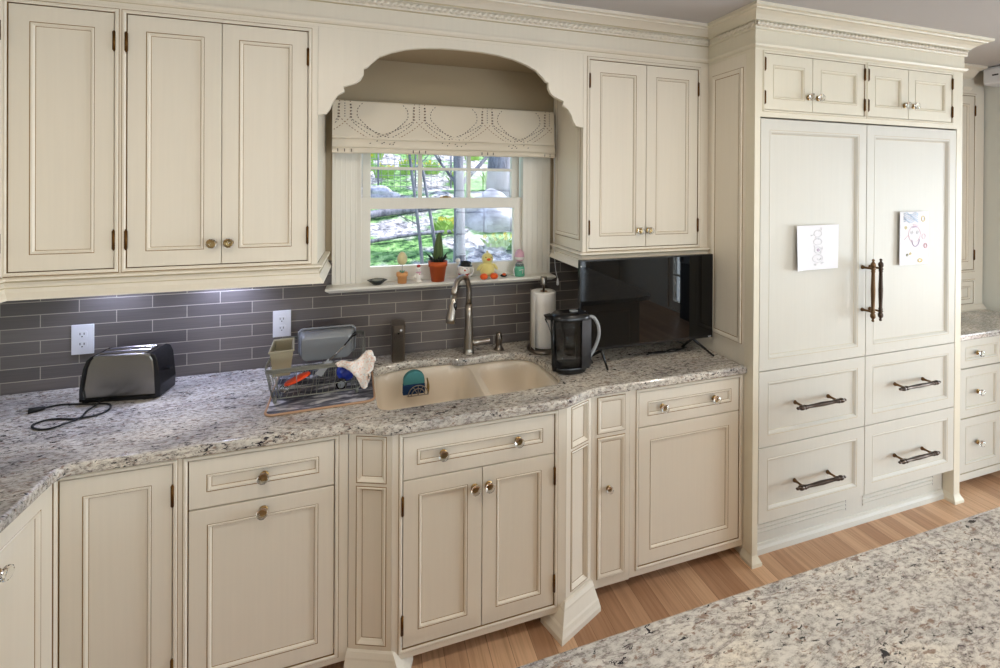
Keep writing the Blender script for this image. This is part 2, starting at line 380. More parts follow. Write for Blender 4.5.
def bez(pts, n=10):                                            # Catmull-Rom through points
    P = [Vector(p) for p in pts]; P = [P[0]*2-P[1]] + P + [P[-1]*2-P[-2]]; out = []
    for i in range(1, len(P)-2):
        for k in range(n):
            t = k/n; a, b, c, d = P[i-1], P[i], P[i+1], P[i+2]
            out.append(0.5*((2*b)+(c-a)*t+(2*a-5*b+4*c-d)*t*t+(3*b-a-3*c+d)*t**3))
    out.append(P[-2]); return out

# ---------------------------------------------------------------- shared cabinet pieces (local frame: x right, z up, face looks to -y)
def knob_mesh():
    mb = MB(); R = T(rx=PI/2)
    mb.lathe([(0.0001,0),(0.014,0),(0.014,0.002),(0.010,0.004),(0.006,0.005),(0.0055,0.007),(0.010,0.009),(0.0105,0.011)], 'brass', 16, R)
    mb.lathe([(0.0001,0.0112),(0.009,0.0115),(0.0165,0.015),(0.0185,0.021),(0.0165,0.027),(0.009,0.031),(0.0001,0.032)], 'crystal', 10, R, smooth=False)
    o = mb.build('knob'); me = o.data; bpy.data.objects.remove(o); return me
KNOB = knob_mesh()
def knob(parent, x, z, y=0.0, s=1.0):
    o = bpy.data.objects.new('knob', KNOB); COL.objects.link(o); o.parent = parent; o.location = (x, y, z); o.scale = (s, s, s); return o
def hinge(parent, x, z, h=0.065, y=0.0):
    mb = MB(); mb.lathe([(0.0001,-h/2-0.006),(0.003,-h/2-0.003),(0.003,-h/2),(0.0052,-h/2),(0.0052,h/2),(0.003,h/2),(0.003,h/2+0.003),(0.0001,h/2+0.006)], 'hinge', 10)
    return mb.build('hinge', parent, loc=(x, y-0.002, z))
def door_mesh(mb, x0, x1, z0, z1, fr=0.056, y=0.0, p='paint', g='glaze', depth=0.007, t=0.019):
    mb.ring(x0, x1, z0, z1, [(0,y+t,p),(0,y+0.001,p),(0.001,y,p),(fr,y,g),(fr+0.0022,y+0.0012,p),(fr+0.004,y-0.0012,p),(fr+0.009,y-0.0005,p),(fr+0.013,y+depth-0.001,g),(fr+0.0145,y+depth,p)], fill=p)
    mb.add([(x0,y+t,z0),(x1,y+t,z0),(x1,y+t,z1),(x0,y+t,z1)], [(3,2,1,0)], p)
def bead(mb, h, y=0.0, w=0.012, p='paint', g='glaze'):          # raised bead around an opening
    x0, x1, z0, z1 = h
    mb.ring(x0-w-0.002, x1+w+0.002, z0-w-0.002, z1+w+0.002, [(0,y,g),(0.002,y-0.0005,p),(0.004,y-0.0035,p),(w-0.002,y-0.0035,p),(w+0.002,y,p)])
def cabinet(name, label, W, z0, z1, depth, fronts,  loc=(0,0,0), rz=0.0, cat='cabinet', group=None, p='paint', g='glaze', x0=0.0, beads=True, ctop=None):
    """fronts: (type, x0, x1, z0, z1, knobs[(x,z)], hinges 'L'/'R'/'', frame width)"""
    t = thing(name, label, cat, loc, rz, group)
    c = MB(); c.box(x0+0.001, W-0.001, 0.021, depth, z0+0.001, (ctop or z1)-0.001, p)
    if ctop: c.box(x0+0.001, W-0.001, 0.021, 0.030, ctop, z1-0.001, p)
    c.build('carcass', t)
    f = MB(); hs = []
    for fr in fronts: hs.append((fr[1]-0.003, fr[2]+0.003, fr[3]-0.003, fr[4]+0.003))
    merged = merge(hs)
    f.holes(x0, W, z0, z1, merged, 0.0, 0.0205, p, g)
    if beads:
        for h in merged: bead(f, h, 0, p=p, g=g)
    f.build('face_frame', t)
    for typ, a, b, c0, c1, kn, hg, frw in fronts:
        mb = MB(); door_mesh(mb, a, b, c0, c1, frw, 0.0015, p, g); d = mb.build(typ, t)
        for kx, kz in kn: knob(d, kx, kz, 0.001)
        if 'L' in hg:
            hinge(d, a-0.002, c1-0.10*min(1, (c1-c0)/0.7)); hinge(d, a-0.002, c0+0.10*min(1, (c1-c0)/0.7))
        if 'R' in hg:
            hinge(d, b+0.002, c1-0.10*min(1, (c1-c0)/0.7)); hinge(d, b+0.002, c0+0.10*min(1, (c1-c0)/0.7))
    return t
def merge(hs):
    """fuse openings that touch (door pairs, drawer over door) so a shared gap has no frame"""
    hs = list(hs); ch = True
    while ch:
        ch = False
        for i in range(len(hs)):
            for j in range(i+1, len(hs)):
                a, b = hs[i], hs[j]
                if a[0] <= b[1]+0.001 and b[0] <= a[1]+0.001 and a[2] <= b[3]+0.001 and b[2] <= a[3]+0.001:
                    hs[i] = (min(a[0],b[0]), max(a[1],b[1]), min(a[2],b[2]), max(a[3],b[3])); hs.pop(j); ch = True; break
            if ch: break
    return hs

CT, CB = 0.918, 0.880           # granite top and underside
BF = -0.597                     # base cabinet face plane
SF = -0.652                     # sink cabinet face plane
# ================================================================= SETTING
X0, X1, Y0, ZC = -1.52, 4.14, -5.2, 2.585
X2 = 7.6
mb = MB(); mb.box(X0-0.1, X2+0.12, Y0-0.1, 0.12, -0.06, 0.0, 'floor'); struct(mb.build('floor'))
mb = MB(); mb.box(X0-0.1, X2+0.12, Y0-0.1, 0.12, ZC, ZC+0.08, 'ceil'); struct(mb.build('ceiling'))
# back wall: tiled up to 1.40, painted above, window opening
W0, W1, WZ0, WZ1 = -0.045, 0.815, 1.268, 2.06
mb = MB(); mb.holes(X0, X1, 0, 1.40, [(W0, W1, WZ0, 1.40)], 0.0, 0.12, 'tile', 'trim', back=True)
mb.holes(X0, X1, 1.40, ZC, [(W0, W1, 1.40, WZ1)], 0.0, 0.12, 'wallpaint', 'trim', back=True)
keep = [i for i, f in enumerate(mb.f) if not all(abs(mb.v[k][2]-1.40) < 1e-6 for k in f)]
mb.f = [mb.f[i] for i in keep]; mb.m = [mb.m[i] for i in keep]; mb.sm = [mb.sm[i] for i in keep]
struct(mb.build('wall_back'))
mb = MB(); mb.box(X0-0.1, X0, Y0, 0.12, 0, ZC, 'wallgrey'); struct(mb.build('wall_left'))
DY0, DY1 = -3.95, -3.62
RY0, RY1 = -4.0, -1.15
mb = MB(); Rm = T(X1, 0, 0, rz=PI/2)   # wall_right with a glazed door opening
Rr = Matrix.Translation((X1, 0, 0)) @ Matrix.Rotation(-PI/2, 4, 'Z')   # local x -> -y, local -y -> -x
mb.holes(-0.12, -Y0, 0, ZC, [(-DY1, -DY0, 0.02, 2.15), (0.95, 2.95, 0.0, ZC)], 0.0, 0.12, 'wallgrey', 'trim', T=Rr, back=True); struct(mb.build('wall_right'))
Re = Matrix.Translation((X2, 0, 0)) @ Matrix.Rotation(-PI/2, 4, 'Z')
mb = MB(); mb.holes(0.83, 4.4, 0, ZC, [(-RY1, -RY0, 0.10, 2.25)], 0.0, 0.12, 'wallgrey', 'trim', T=Re, back=True); struct(mb.build('wall_east'))  # end wall of an unseen adjoining room, added to bring far daylight in
mb = MB(); mb.box(X1+0.12, X2, -0.95, -0.83, 0, ZC, 'wallgrey'); struct(mb.build('wall_north'))
mb = MB(); mb.box(X1+0.12, X2, -4.4, -4.28, 0, ZC, 'wallgrey'); struct(mb.build('wall_south'))
mb = MB(); Rf = Matrix.Translation((X1, Y0, 0)) @ Matrix.Rotation(PI, 4, 'Z')
FW = [(0.55, 2.75, 0.03, 2.15), (4.35, 5.45, 0.95, 2.2)]
mb.holes(0, X1-X0, 0, ZC, FW, 0.0, 0.12, 'wallgrey', 'trim', T=Rf, back=True); struct(mb.build('wall_front'))
def french(name, Tm, w, z0, z1, nx, nz, label):
    t = thing(name, label, 'window' if 'window' in name else 'door'); t['kind'] = 'structure'; t.matrix_world = Tm
    f = MB(); f.holes(0, w, z0, z1, [(0.07+i*(w-0.14)/nx+0.012, 0.07+(i+1)*(w-0.14)/nx-0.012, z0+0.1+j*(z1-z0-0.2)/nz+0.012, z0+0.1+(j+1)*(z1-z0-0.2)/nz-0.012) for i in range(nx) for j in range(nz)], 0.03, 0.04, 'trim', back=True)
    f.build('window_frame', t)
    g = MB(); g.box(0.07, w-0.07, 0.048, 0.052, z0+0.1, z1-0.1, 'glass'); g.build('window_pane', t)
    return t
french('door_1', Rr @ Matrix.Translation((-DY1, 0, 0)), DY1-DY0, 0.02, 2.15, 1, 5, 'narrow white glazed door in the right wall')
french('window_3', Re @ Matrix.Translation((-RY1, 0, 0)), RY1-RY0, 0.10, 2.25, 5, 4, 'wide white gridded window added out of view in an adjoining room for daylight')  # unseen window, added as a distant daylight source
french('added_door_2', Rf @ Matrix.Translation((FW[0][0], 0, 0)), FW[0][1]-FW[0][0], FW[0][2], FW[0][3], 4, 5, 'wide white glazed patio door added out of view in the front wall for daylight')  # unseen patio door, added to light the kitchen from the front
french('window_2', Rf @ Matrix.Translation((FW[1][0], 0, 0)), FW[1][1]-FW[1][0], FW[1][2], FW[1][3], 3, 3, 'white gridded window added out of view in the front wall for daylight')  # unseen window, added for more daylight from behind the camera

# ---- window over the sink
win = thing('window_1', 'white double-hung window above the sink', 'window', (0.385, 0, 0)); win['kind'] = 'structure'
def shift(mbf, name, parent=win): return mbf.build(name, parent, bevel=0.0015)
c = -0.385
mb = MB(); mb.holes(-0.035+c, 0.803+c, 1.30, 1.700, [(0.010+c, 0.757+c, 1.356, 1.644)], 0.004, 0.03, 'trim', back=True); low = shift(mb, 'lower_sash')
mb = MB(); mb.box(0.008+c, 0.759+c, 0.018, 0.021, 1.354, 1.646, 'glass'); mb.build('pane', low)
mb = MB(); mb.lathe([(0.0001,0),(0.02,0),(0.02,0.004),(0.012,0.01),(0.0001,0.011)], 'brass', 14, T(0.0, 0.02, 1.70)); mb.box(-0.03, 0.03, 0.010, 0.022, 1.70, 1.706, 'brass'); mb.build('sash_lock', low)
mb = MB()
hs = []
xs = [(0.006, 0.246), (0.262, 0.505), (0.521, 0.755)]; zs = [(1.70, 1.843), (1.857, 2.02)]
for a, b in xs:
    for d, e in zs: hs.append((a+c+0.004, b+c, d, e))
mb.holes(-0.03+c, 0.80+c, 1.66, 2.055, hs, 0.036, 0.03, 'trim', back=True); up = shift(mb, 'upper_sash')
mb = MB(); mb.box(0.006+c, 0.757+c, 0.050, 0.053, 1.69, 2.03, 'glass'); mb.build('pane', up)
mb = MB()
for a, b in ((-0.167, -0.042), (0.812, 0.963)):                   # casings, with long flutes
    mb.box(a+c, b+c, -0.018, 0.0, 1.283, 2.16, 'trim')
    w = b-a
    for k in range(5):
        xx = a+c+0.016+(w-0.032)*k/4; mb.tube([(xx, -0.0172, 1.286), (xx, -0.0172, 2.16)], 0.0020, 'trim', 6)
    mb.box((b if a < 0 else a-0.010)+c-(0.0 if a < 0 else 0.0), (b+0.010 if a < 0 else a)+c, -0.024, 0.004, 1.283, 2.16, 'trim')
mb.box(-0.167+c, 0.963+c, -0.018, 0.0, 2.06, 2.16, 'trim'); mb.build('casing', win)
mb = MB(); mb.sweep([(-0.160+c, -0.001), (-0.160+c, -0.062), (0.936+c, -0.062), (0.936+c, -0.001)], [(0.0,1.283),(0.026,1.283),(0.031,1.279),(0.031,1.272),(0.024,1.266),(0.018,1.262),(0.014,1.258),(0.0,1.258)], 'trim')
mb.box(-0.160+c, 0.936+c, -0.062, -0.001, 1.258, 1.283, 'trim'); mb.box(-0.044+c, 0.814+c, 0.0, 0.15, 1.27, 1.2995, 'trim'); mb.build('window_sill', win)

# ---- ceiling crown along the wall cabinets (trim_1) and frieze
CRP = [(0.0,2.4003),(0.0,2.413),(0.003,2.415),(0.012,2.420),(0.017,2.428),(0.017,2.433),(0.006,2.436),(0.004,2.440),(0.004,2.498),(0.012,2.501),(0.014,2.506),(0.014,2.534),(0.022,2.537),(0.026,2.542),(0.040,2.553),(0.058,2.562),(0.070,2.564),(0.072,2.569),(0.088,2.572),(0.090,2.585),(-0.02,2.585)]
CRM = ['paint']*20
for k in (1, 5, 8, 12): CRM[k] = 'glaze_light'
def rope(path, z, off, out=1, r=0.0125):
    """twisted rope moulding along straight runs"""
    mb = MB()
    for (a, b) in path:
        A = Vector((*a, z)); B = Vector((*b, z)); d = (B-A); Ln = d.length; d.normalize(); nn = Vector((d.y, -d.x, 0))*out
        n = int(Ln/0.0035); seg = 8; vs = []
        for i in range(n+1):
            s_ = Ln*i/n
            for k in range(seg):
                an = 2*PI*k/seg; rr = r*(0.78+0.34*math.cos(2*an - 2*PI*s_/0.026))
                vs.append(tuple(A + d*s_ + nn*(off+rr*math.cos(an)*0.8) + Vector((0,0,rr*math.sin(an)))))
        mb.add(vs, [(i*seg+k, i*seg+(k+1) % seg, (i+1)*seg+(k+1) % seg, (i+1)*seg+k) for i in range(n) for k in range(seg)], 'paint', True)
    return mb
UF = -0.36
crown = thing('trim_1', 'cream crown moulding with rope detail above the wall cabinets', 'crown moulding', (0.2, UF, 2.5)); crown['kind'] = 'structure'
def rel(mbx, name, par):                                        # author in world coordinates under an empty
    o = mbx.build(name, par); o.matrix_parent_inverse = Matrix.Translation(-par.location); return o
XL = -1.178                                                       # face plane of the left return run
XF = 1.716                                                        # left face of the refrigerator cabinet
YF = -0.651                                                       # its front
mb = MB(); mb.sweep([(XL, -3.0), (XL, UF), (XF, UF)], CRP, CRM); rel(mb, 'crown_profile', crown)
rel(rope([((XL, UF), (XF-0.02, UF))], 2.520, 0.016), 'rope_molding', crown)

# ================================================================= WALL CABINETS
LR = [(0.0,1.4465),(0.006,1.446),(0.020,1.444),(0.022,1.437),(0.012,1.430),(0.007,1.420),(0.007,1.412),(0.012,1.410),(0.014,1.396),(0.026,1.380),(0.027,1.373),(-0.02,1.373)]
LRM = ['paint']*11; LRM[3] = 'glaze_light'; LRM[6] = 'glaze_light'
UZ0, UZ1 = 1.447, 2.362
DZ0, DZ1 = 1.464, 2.374
UZT = 2.40
t = cabinet('wall_cabinet', 'cream wall cabinet on the return wall at the far left edge', 1.6, UZ0, UZT, 0.33,
            [('door', 1.155, 1.575, DZ0, DZ1, [(1.20, 1.545)], 'R', 0.056)], (XL, UF-1.6, 0), PI/2)
mb = MB(); mb.sweep([(0.0, 0.0), (1.6, 0.0)], LR, LRM); mb.build('light_rail', t)
t = cabinet('wall_cabinet', 'single-door cream wall cabinet in the corner above the toaster', -0.853, UZ0, UZT, 0.355,
            [('door', -1.166, -0.872, DZ0, DZ1, [], 'R', 0.056)], (0, UF, 0), 0, x0=XL)
mb = MB(); mb.sweep([(XL, 0.0), (-0.853, 0.0)], LR, LRM); mb.build('light_rail', t)
t = cabinet('wall_cabinet', 'double-door cream wall cabinet left of the window', -0.197, UZ0, UZT, 0.355,
            [('door', -0.832, -0.536, DZ0, DZ1, [(-0.562, 1.543)], 'L', 0.056), ('door', -0.533, -0.235, DZ0, DZ1, [(-0.506, 1.543)], 'R', 0.056)], (0, UF, 0), 0, x0=-0.853)
mb = MB(); mb.sweep([(-0.853, 0.0), (-0.197, 0.0), (-0.197, 0.355)], LR, LRM); mb.build('light_rail', t)
t = cabinet('wall_cabinet', 'double-door cream wall cabinet above the television', XF-0.001, UZ0, UZT, 0.355,
            [('door', 1.020, 1.336, DZ0, DZ1, [(1.296, 1.543)], 'L', 0.056), ('door', 1.339, 1.650, DZ0, DZ1, [(1.353, 1.543)], 'R', 0.056)], (0, UF, 0), 0, x0=0.985)
mb = MB(); mb.sweep([(0.985, 0.355), (0.985, 0.0), (XF-0.001, 0.0)], LR, LRM); mb.build('light_rail', t)
mb = MB(); Ts = Matrix.Translation((0.985, 0.355, 0)) @ Matrix.Rotation(-PI/2, 4, 'Z')
mb.ring(0.035, 0.325, 1.50, 2.36, [(0,0.0,'glaze'),(0.003,-0.001,'paint'),(0.006,-0.006,'paint'),(0.014,-0.005,'paint'),(0.022,-0.001,'glaze'),(0.024,-0.0008,'paint')], fill='paint', T=Ts); mb.build('side_panel', t)

# arched valance over the window
Lp = [(-0.196,2.045),(-0.165,2.052),(-0.150,2.075),(-0.140,2.103),(-0.122,2.130),(-0.096,2.147),(-0.100,2.166),(-0.078,2.174),(-0.052,2.184),(-0.034,2.198),(-0.022,2.222),(-0.021,2.247),(-0.008,2.252),(0.010,2.272),(0.040,2.300),(0.090,2.323),(0.150,2.342),(0.220,2.354),(0.300,2.361),(0.391,2.363)]
Rp = [(0.782-x+0.006*(1 if x < -0.19 else 0), z) for x, z in Lp[::-1]][1:]
arch = Lp + Rp
mb = MB(); ZT = 2.40
mb.prism_y(arch + [(0.984, ZT), (-0.196, ZT)], UF, UF+0.02, 'paint')
o = mb.build('window_valance'); tag(o, 'cream arched wooden valance with scalloped ends over the window', 'valance')
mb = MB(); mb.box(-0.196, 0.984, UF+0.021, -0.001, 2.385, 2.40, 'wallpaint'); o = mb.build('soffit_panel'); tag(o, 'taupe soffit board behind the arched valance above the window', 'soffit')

# ================================================================= REFRIGERATOR CABINET
FRZ = [0.183, 0.539, 0.899, 2.086]
XR = 3.196
FX0, FXM, FX1 = 1.752, 2.445, 3.143
rc = thing('refrigerator_cabinet', 'tall cream cabinet built around the refrigerator with small top doors', 'cabinet', (2.45, YF, 0))
def rb(mbx, name, par=rc, **k): 
    o = mbx.build(name, par, **k); 
    if par is rc: o.matrix_parent_inverse = Matrix.Translation(-par.location)
    return o
mb = MB()
mb.box(XF, XF+0.018, YF+0.051, -0.001, 0.0, 2.40, 'paint'); mb.box(XR-0.018, XR, YF+0.051, -0.001, 0.0, 2.40, 'paint_white')
mb.box(XF+0.019, XR-0.019, YF+0.10, -0.001, 2.10, 2.40, 'paint'); rb(mb, 'carcass')
mb = MB(); TY = Matrix.Translation((0, YF, 0))
tops = [('door', 1.774, 2.072, 2.131, 2.392, (2.045, 2.200), 'L'), ('door', 2.075, 2.424, 2.131, 2.392, (2.106, 2.200), 'R'), ('door', 2.452, 2.752, 2.131, 2.392, (2.722, 2.200), 'L'), ('door', 2.755, 3.104, 2.131, 2.392, (2.788, 2.200), 'R')]
hs = merge([(a[1]-0.002, a[2]+0.002, a[3]-0.002, a[4]+0.002) for a in tops])
mb.holes(XF, XR, 2.094, 2.40, hs, 0, 0.0205, 'paint_cream', 'glaze', T=TY)
for h in hs:
    x0, x1, z0, z1 = h
    mb.ring(x0-0.012, x1+0.012, z0-0.012, z1+0.012, [(0,0,'glaze_light'),(0.002,-0.0005,'paint_cream'),(0.004,-0.0035,'paint_cream'),(0.008,-0.0035,'paint_cream'),(0.012,0,'paint_cream')], T=TY)
mb.box(XF, FX0-0.004, YF, YF+0.05, 0.0, 2.0938, 'paint_cream'); mb.box(FX1+0.004, XR, YF, YF+0.05, 0.0, 2.0938, 'paint_cream'); mb.box(XF, XF+0.018, YF+0.021, YF+0.05, 2.094, 2.40, 'paint_cream'); mb.box(XR-0.018, XR, YF+0.021, YF+0.05, 2.094, 2.40, 'paint_cream')
rb(mb, 'face_frame')
for typ, a, b, c0, c1, (kx, kz), hg in tops:
    mb = MB(); door_mesh(mb, a, b, c0, c1, 0.050, YF+0.001, 'paint_cream', 'glaze_light'); d = rb(mb, 'door')
    k = knob(d, kx, kz, YF, 0.95)
    for zz in (c1-0.05, c0+0.055): hinge(d, a-0.001 if hg == 'L' else b+0.001, zz, 0.055, YF)
# side panel facing the television
mb = MB(); Ts = Matrix.Translation((XF, 0, 0)) @ Matrix.Rotation(-PI/2, 4, 'Z')
for (za, zb) in ((1.01, 2.34),):
    mb.ring(0.385, 0.585, za, zb, [(0,0.0,'glaze'),(0.003,-0.001,'paint'),(0.005,-0.008,'paint'),(0.014,-0.007,'paint'),(0.024,-0.002,'glaze'),(0.027,-0.001,'paint')], fill='paint', T=Ts)
rb(mb, 'side_panel')
# flared feet
def flare(mb, x0, x1, y0, y1, h, e, m='paint_cream'):
    """small moulded foot: block with a flared skirt"""
    for a, b, ea, eb in ((0, 0.35, e, e), (0.35, 0.45, e, e*0.8), (0.45, 0.8, e*0.8, e*0.25), (0.8, 1.0, e*0.25, 0.0)):
        A = [(x0-ea,y0-ea),(x1+ea,y0-ea),(x1+ea,y1),(x0-ea,y1)]; B = [(x0-eb,y0-eb),(x1+eb,y0-eb),(x1+eb,y1),(x0-eb,y1)]
        mb.prism(A, a*h, b*h, m, top=B)
mb = MB(); flare(mb, XF, FX0-0.004, YF, YF+0.055, 0.045, 0.014); rb(mb, 'foot')
mb = MB(); flare(mb, FX1+0.004, XR, YF, YF+0.055, 0.045, 0.014); rb(mb, 'foot')
# crown of the refrigerator cabinet (its own trim)
crown2 = thing('trim_2', 'off-white crown moulding with rope detail above the refrigerator cabinet', 'crown moulding', (2.45, YF, 2.5)); crown2['kind'] = 'structure'
CR2 = [(o_, z) for o_, z in CRP if z > 2.40]
CRM2 = ['paint_cream']*(len(CR2)-1)
mb = MB(); mb.sweep([(XF, UF-0.0), (XF, YF), (XR, YF), (XR, -0.10)], CR2, CRM2); mb.box(XF+0.002, XR-0.002, YF+0.002, -0.001, 2.401, 2.584, 'paint_cream')
rel(mb, 'crown_profile', crown2)
rel(rope([((XF, UF-0.09), (XF, YF-0.012)), ((XF-0.012, YF), (XR, YF)), ], 2.520, 0.017), 'rope_molding', crown2)

# ---- refrigerator itself
fr = thing('refrigerator', 'built-in panelled refrigerator with dark bronze pulls and a drawing on each door', 'refrigerator', (2.45, YF, 0))
def fb(mbx, name, par=None, **k):
    o = mbx.build(name, par or fr, **k)
    if par is None: o.matrix_parent_inverse = Matrix.Translation(-fr.location)
    return o
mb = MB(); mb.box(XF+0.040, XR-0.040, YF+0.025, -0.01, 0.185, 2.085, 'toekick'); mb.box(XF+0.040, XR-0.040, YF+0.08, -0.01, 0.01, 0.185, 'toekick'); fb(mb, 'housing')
def pull(par, cx, cz, horiz=True, worn=False):
    mb = MB(); m = 'bronze_worn' if worn else 'bronze'
    prof = [(0.0001,-0.158),(0.005,-0.156),(0.0065,-0.150),(0.004,-0.145),(0.006,-0.141),(0.0105,-0.135),(0.0115,-0.127),(0.0105,-0.119),(0.007,-0.113),(0.010,-0.109),(0.011,-0.105),(0.008,-0.101),(0.0095,-0.096),(0.0075,-0.088),(0.0085,-0.05),(0.010,0.0)]
    prof = prof + [(r, -z) for r, z in prof[::-1][1:]]
    R = T(0, -0.052, 0, ry=PI/2) if horiz else T(0, -0.052, 0)
    mb.lathe(prof, m, 16, R)
    for s_ in (-1, 1):
        px, pz = (s_*0.108, 0) if horiz else (0, s_*0.108)
        mb.lathe([(0.0001,0),(0.010,0),(0.0105,0.004),(0.007,0.010),(0.0055,0.02),(0.0055,0.04),(0.008,0.047),(0.008,0.053)], 'bronze_worn', 12, T(px, 0, pz, rx=PI/2))
    o = mb.build('handle', par); o.location = (cx, YF+0.001, cz); return o
def fdoor(typ, x0, x1, z0, z1):
    mb = MB(); mb.ring(x0, x1, z0, z1, [(0,YF+0.022,'paint_white'),(0,YF+0.001,'paint_white'),(0.001,YF,'paint_white'),(0.052,YF,'glaze_light'),(0.054,YF+0.001,'paint_white'),(0.056,YF-0.0005,'paint_white'),(0.062,YF,'paint_white'),(0.070,YF+0.009,'glaze_light'),(0.0715,YF+0.0095,'paint_white')], fill='paint_white')
    return fb(mb, typ)
dl = fdoor('door', FX0, FXM-0.002, FRZ[2]+0.002, FRZ[3]); pull(dl, 2.418, 1.250, False, True)
dr = fdoor('door', FXM+0.002, FX1, FRZ[2]+0.002, FRZ[3]); pull(dr, 2.472, 1.250, False, False)
for z0, z1, hz in ((FRZ[1], FRZ[2], 0.729), (FRZ[0], FRZ[1], 0.352)):
    d = fdoor('drawer', FX0, FXM-0.002, z0+0.002, z1-0.002); pull(d, 2.080, hz)
    d = fdoor('drawer', FXM+0.002, FX1, z0+0.002, z1-0.002); pull(d, 2.772, hz)
mb = MB(); yk = YF+0.052
mb.box(FX0-0.002, FX1+0.002, yk, yk+0.02, 0.0, FRZ[0]-0.002, 'paint_white')
mb.sweep([(FX0-0.002, yk), (FX1+0.002, yk)], [(0,0.045),(0.004,0.043),(0.006,0.032),(0.014,0.024),(0.016,0.0),(0,0)], 'paint_white')
for a, b in ((1.77, 2.385), (2.51, 3.06)):
    for k in range(4):
        zz = 0.082+0.020*k; mb.box(a, b, yk-0.003, yk, zz, zz+0.011, 'paint_white'); mb.box(b+0.001, b+0.004, yk-0.002, yk, zz, zz+0.011, 'slot')
fb(mb, 'toe_grille')

# drawings held to the doors
def drawing(label, x0, x1, z0, z1, tilt, strokes, curl):
    cx, cz = (x0+x1)/2, (z0+z1)/2; t = thing('childs_drawing', label, 'drawing', (cx, YF-0.002, cz)); mb = MB(); n = 12; vs = []
    w, h = (x1-x0)/2, (z1-z0)/2
    for j in range(n+1):
        for i in range(n+1):
            u, v = -1+2*i/n, -1+2*j/n; yy = -0.0015 - curl*max(0, -u-0.55)**2*(0.6-0.4*v)*6
            vs.append((u*w+tilt*v*h, yy, v*h+0.012*u*tilt*4))
    N = (n+1)**2; vs += [(a, b+0.0008, c_) for a, b, c_ in vs]
    mb.add(vs[:N], [(j*(n+1)+i, j*(n+1)+i+1, (j+1)*(n+1)+i+1, (j+1)*(n+1)+i) for j in range(n) for i in range(n)], 'paper', True)
    mb.add(vs[N:], [(j*(n+1)+i, (j+1)*(n+1)+i, (j+1)*(n+1)+i+1, j*(n+1)+i+1) for j in range(n) for i in range(n)], 'paper', True)
    mb.build('sheet', t)
    mb = MB()
    for pts, m, r in strokes:
        mb.tube([(a*w, -0.0022, b*h) for a, b in pts], r, m, 4)
    mb.build('crayon_marks', t); return t
M['cr_grey'] = mat('pencil_grey', (208,210,216), 0.9); M['cr_blue'] = mat('crayon_blue', (200,214,232), 0.9); M['cr_pink'] = mat('crayon_pink', (230,190,202), 0.9)
M['cr_purple'] = mat('crayon_purple', (160,130,176), 0.9); M['cr_yellow'] = mat('crayon_yellow', (232,216,150), 0.9); M['cr_green'] = mat('crayon_green', (140,150,110), 0.9)
def circ(cx, cy, r, ry=None, n=14, a0=0, a1=2*PI): ry = ry or r; return [(cx+r*math.cos(a0+(a1-a0)*i/n), cy+ry*math.sin(a0+(a1-a0)*i/n)) for i in range(n+1)]
rnd = random.Random(3)
st = [(circ(0, 0.62, 0.18, 0.16), 'cr_grey', 0.0010), (circ(0, 0.25, 0.20, 0.14), 'cr_grey', 0.0010), (circ(0, -0.12, 0.16, 0.14), 'cr_grey', 0.001), (circ(0.02, -0.12, 0.05, 0.05), 'cr_purple', 0.0014), (circ(0, -0.5, 0.24, 0.18), 'cr_grey', 0.001)]
for k in range(16): a, b = rnd.uniform(-0.3, 0.28), rnd.uniform(-0.85, 0.85); st.append(([(a, b), (a+rnd.uniform(-.08,.08), b+rnd.uniform(-.08,.08)), (a+rnd.uniform(-.1,.1), b+rnd.uniform(-.1,.1))], 'cr_grey', 0.0010))
drawing('white sheet with a faint grey pencil drawing on the left refrigerator door', 1.968, 2.246, 1.362, 1.580, 0.02, st, 0.010)
st = []
for k in range(7): st.append(([(-0.75+0.2*i, 0.62+0.05*k+0.05*math.sin(i*2+k)) for i in range(6)], 'cr_blue', 0.0022))
st += [(circ(0.0, 0.15, 0.42, 0.30), 'cr_pink', 0.0010), (circ(-0.18, 0.22, 0.07, 0.06), 'cr_grey', 0.001), (circ(0.2, 0.22, 0.07, 0.06), 'cr_grey', 0.001), (circ(0.08, -0.05, 0.26, 0.26, a0=PI, a1=2*PI), 'cr_purple', 0.0016),
       ([(-0.2, 0.42), (0.2, 0.42)], 'cr_purple', 0.0018), ([(-0.1, 0.5), (0.25, 0.48)], 'cr_pink', 0.0015), (circ(0.78, -0.3, 0.10, 0.08), 'cr_pink', 0.003), (circ(-0.6, 0.4, 0.06, 0.05), 'cr_yellow', 0.002),
       (circ(-0.5, -0.62, 0.05, 0.04), 'cr_green', 0.002), (circ(-0.28, -0.58, 0.05, 0.04), 'cr_yellow', 0.002), (circ(0.4, -0.85, 0.14, 0.06), 'cr_yellow', 0.003), (circ(0.6, 0.72, 0.12, 0.1), 'cr_yellow', 0.002), (circ(0.65, 0.05, 0.12, 0.1), 'cr_pink', 0.001), ([(-0.7, -0.05), (-0.45, 0.1), (-0.3, 0.05)], 'cr_pink', 0.001)]
drawing('portrait sheet with a coloured crayon face on the right refrigerator door', 2.688, 2.912, 1.353, 1.638, 0.01, st, 0.0)

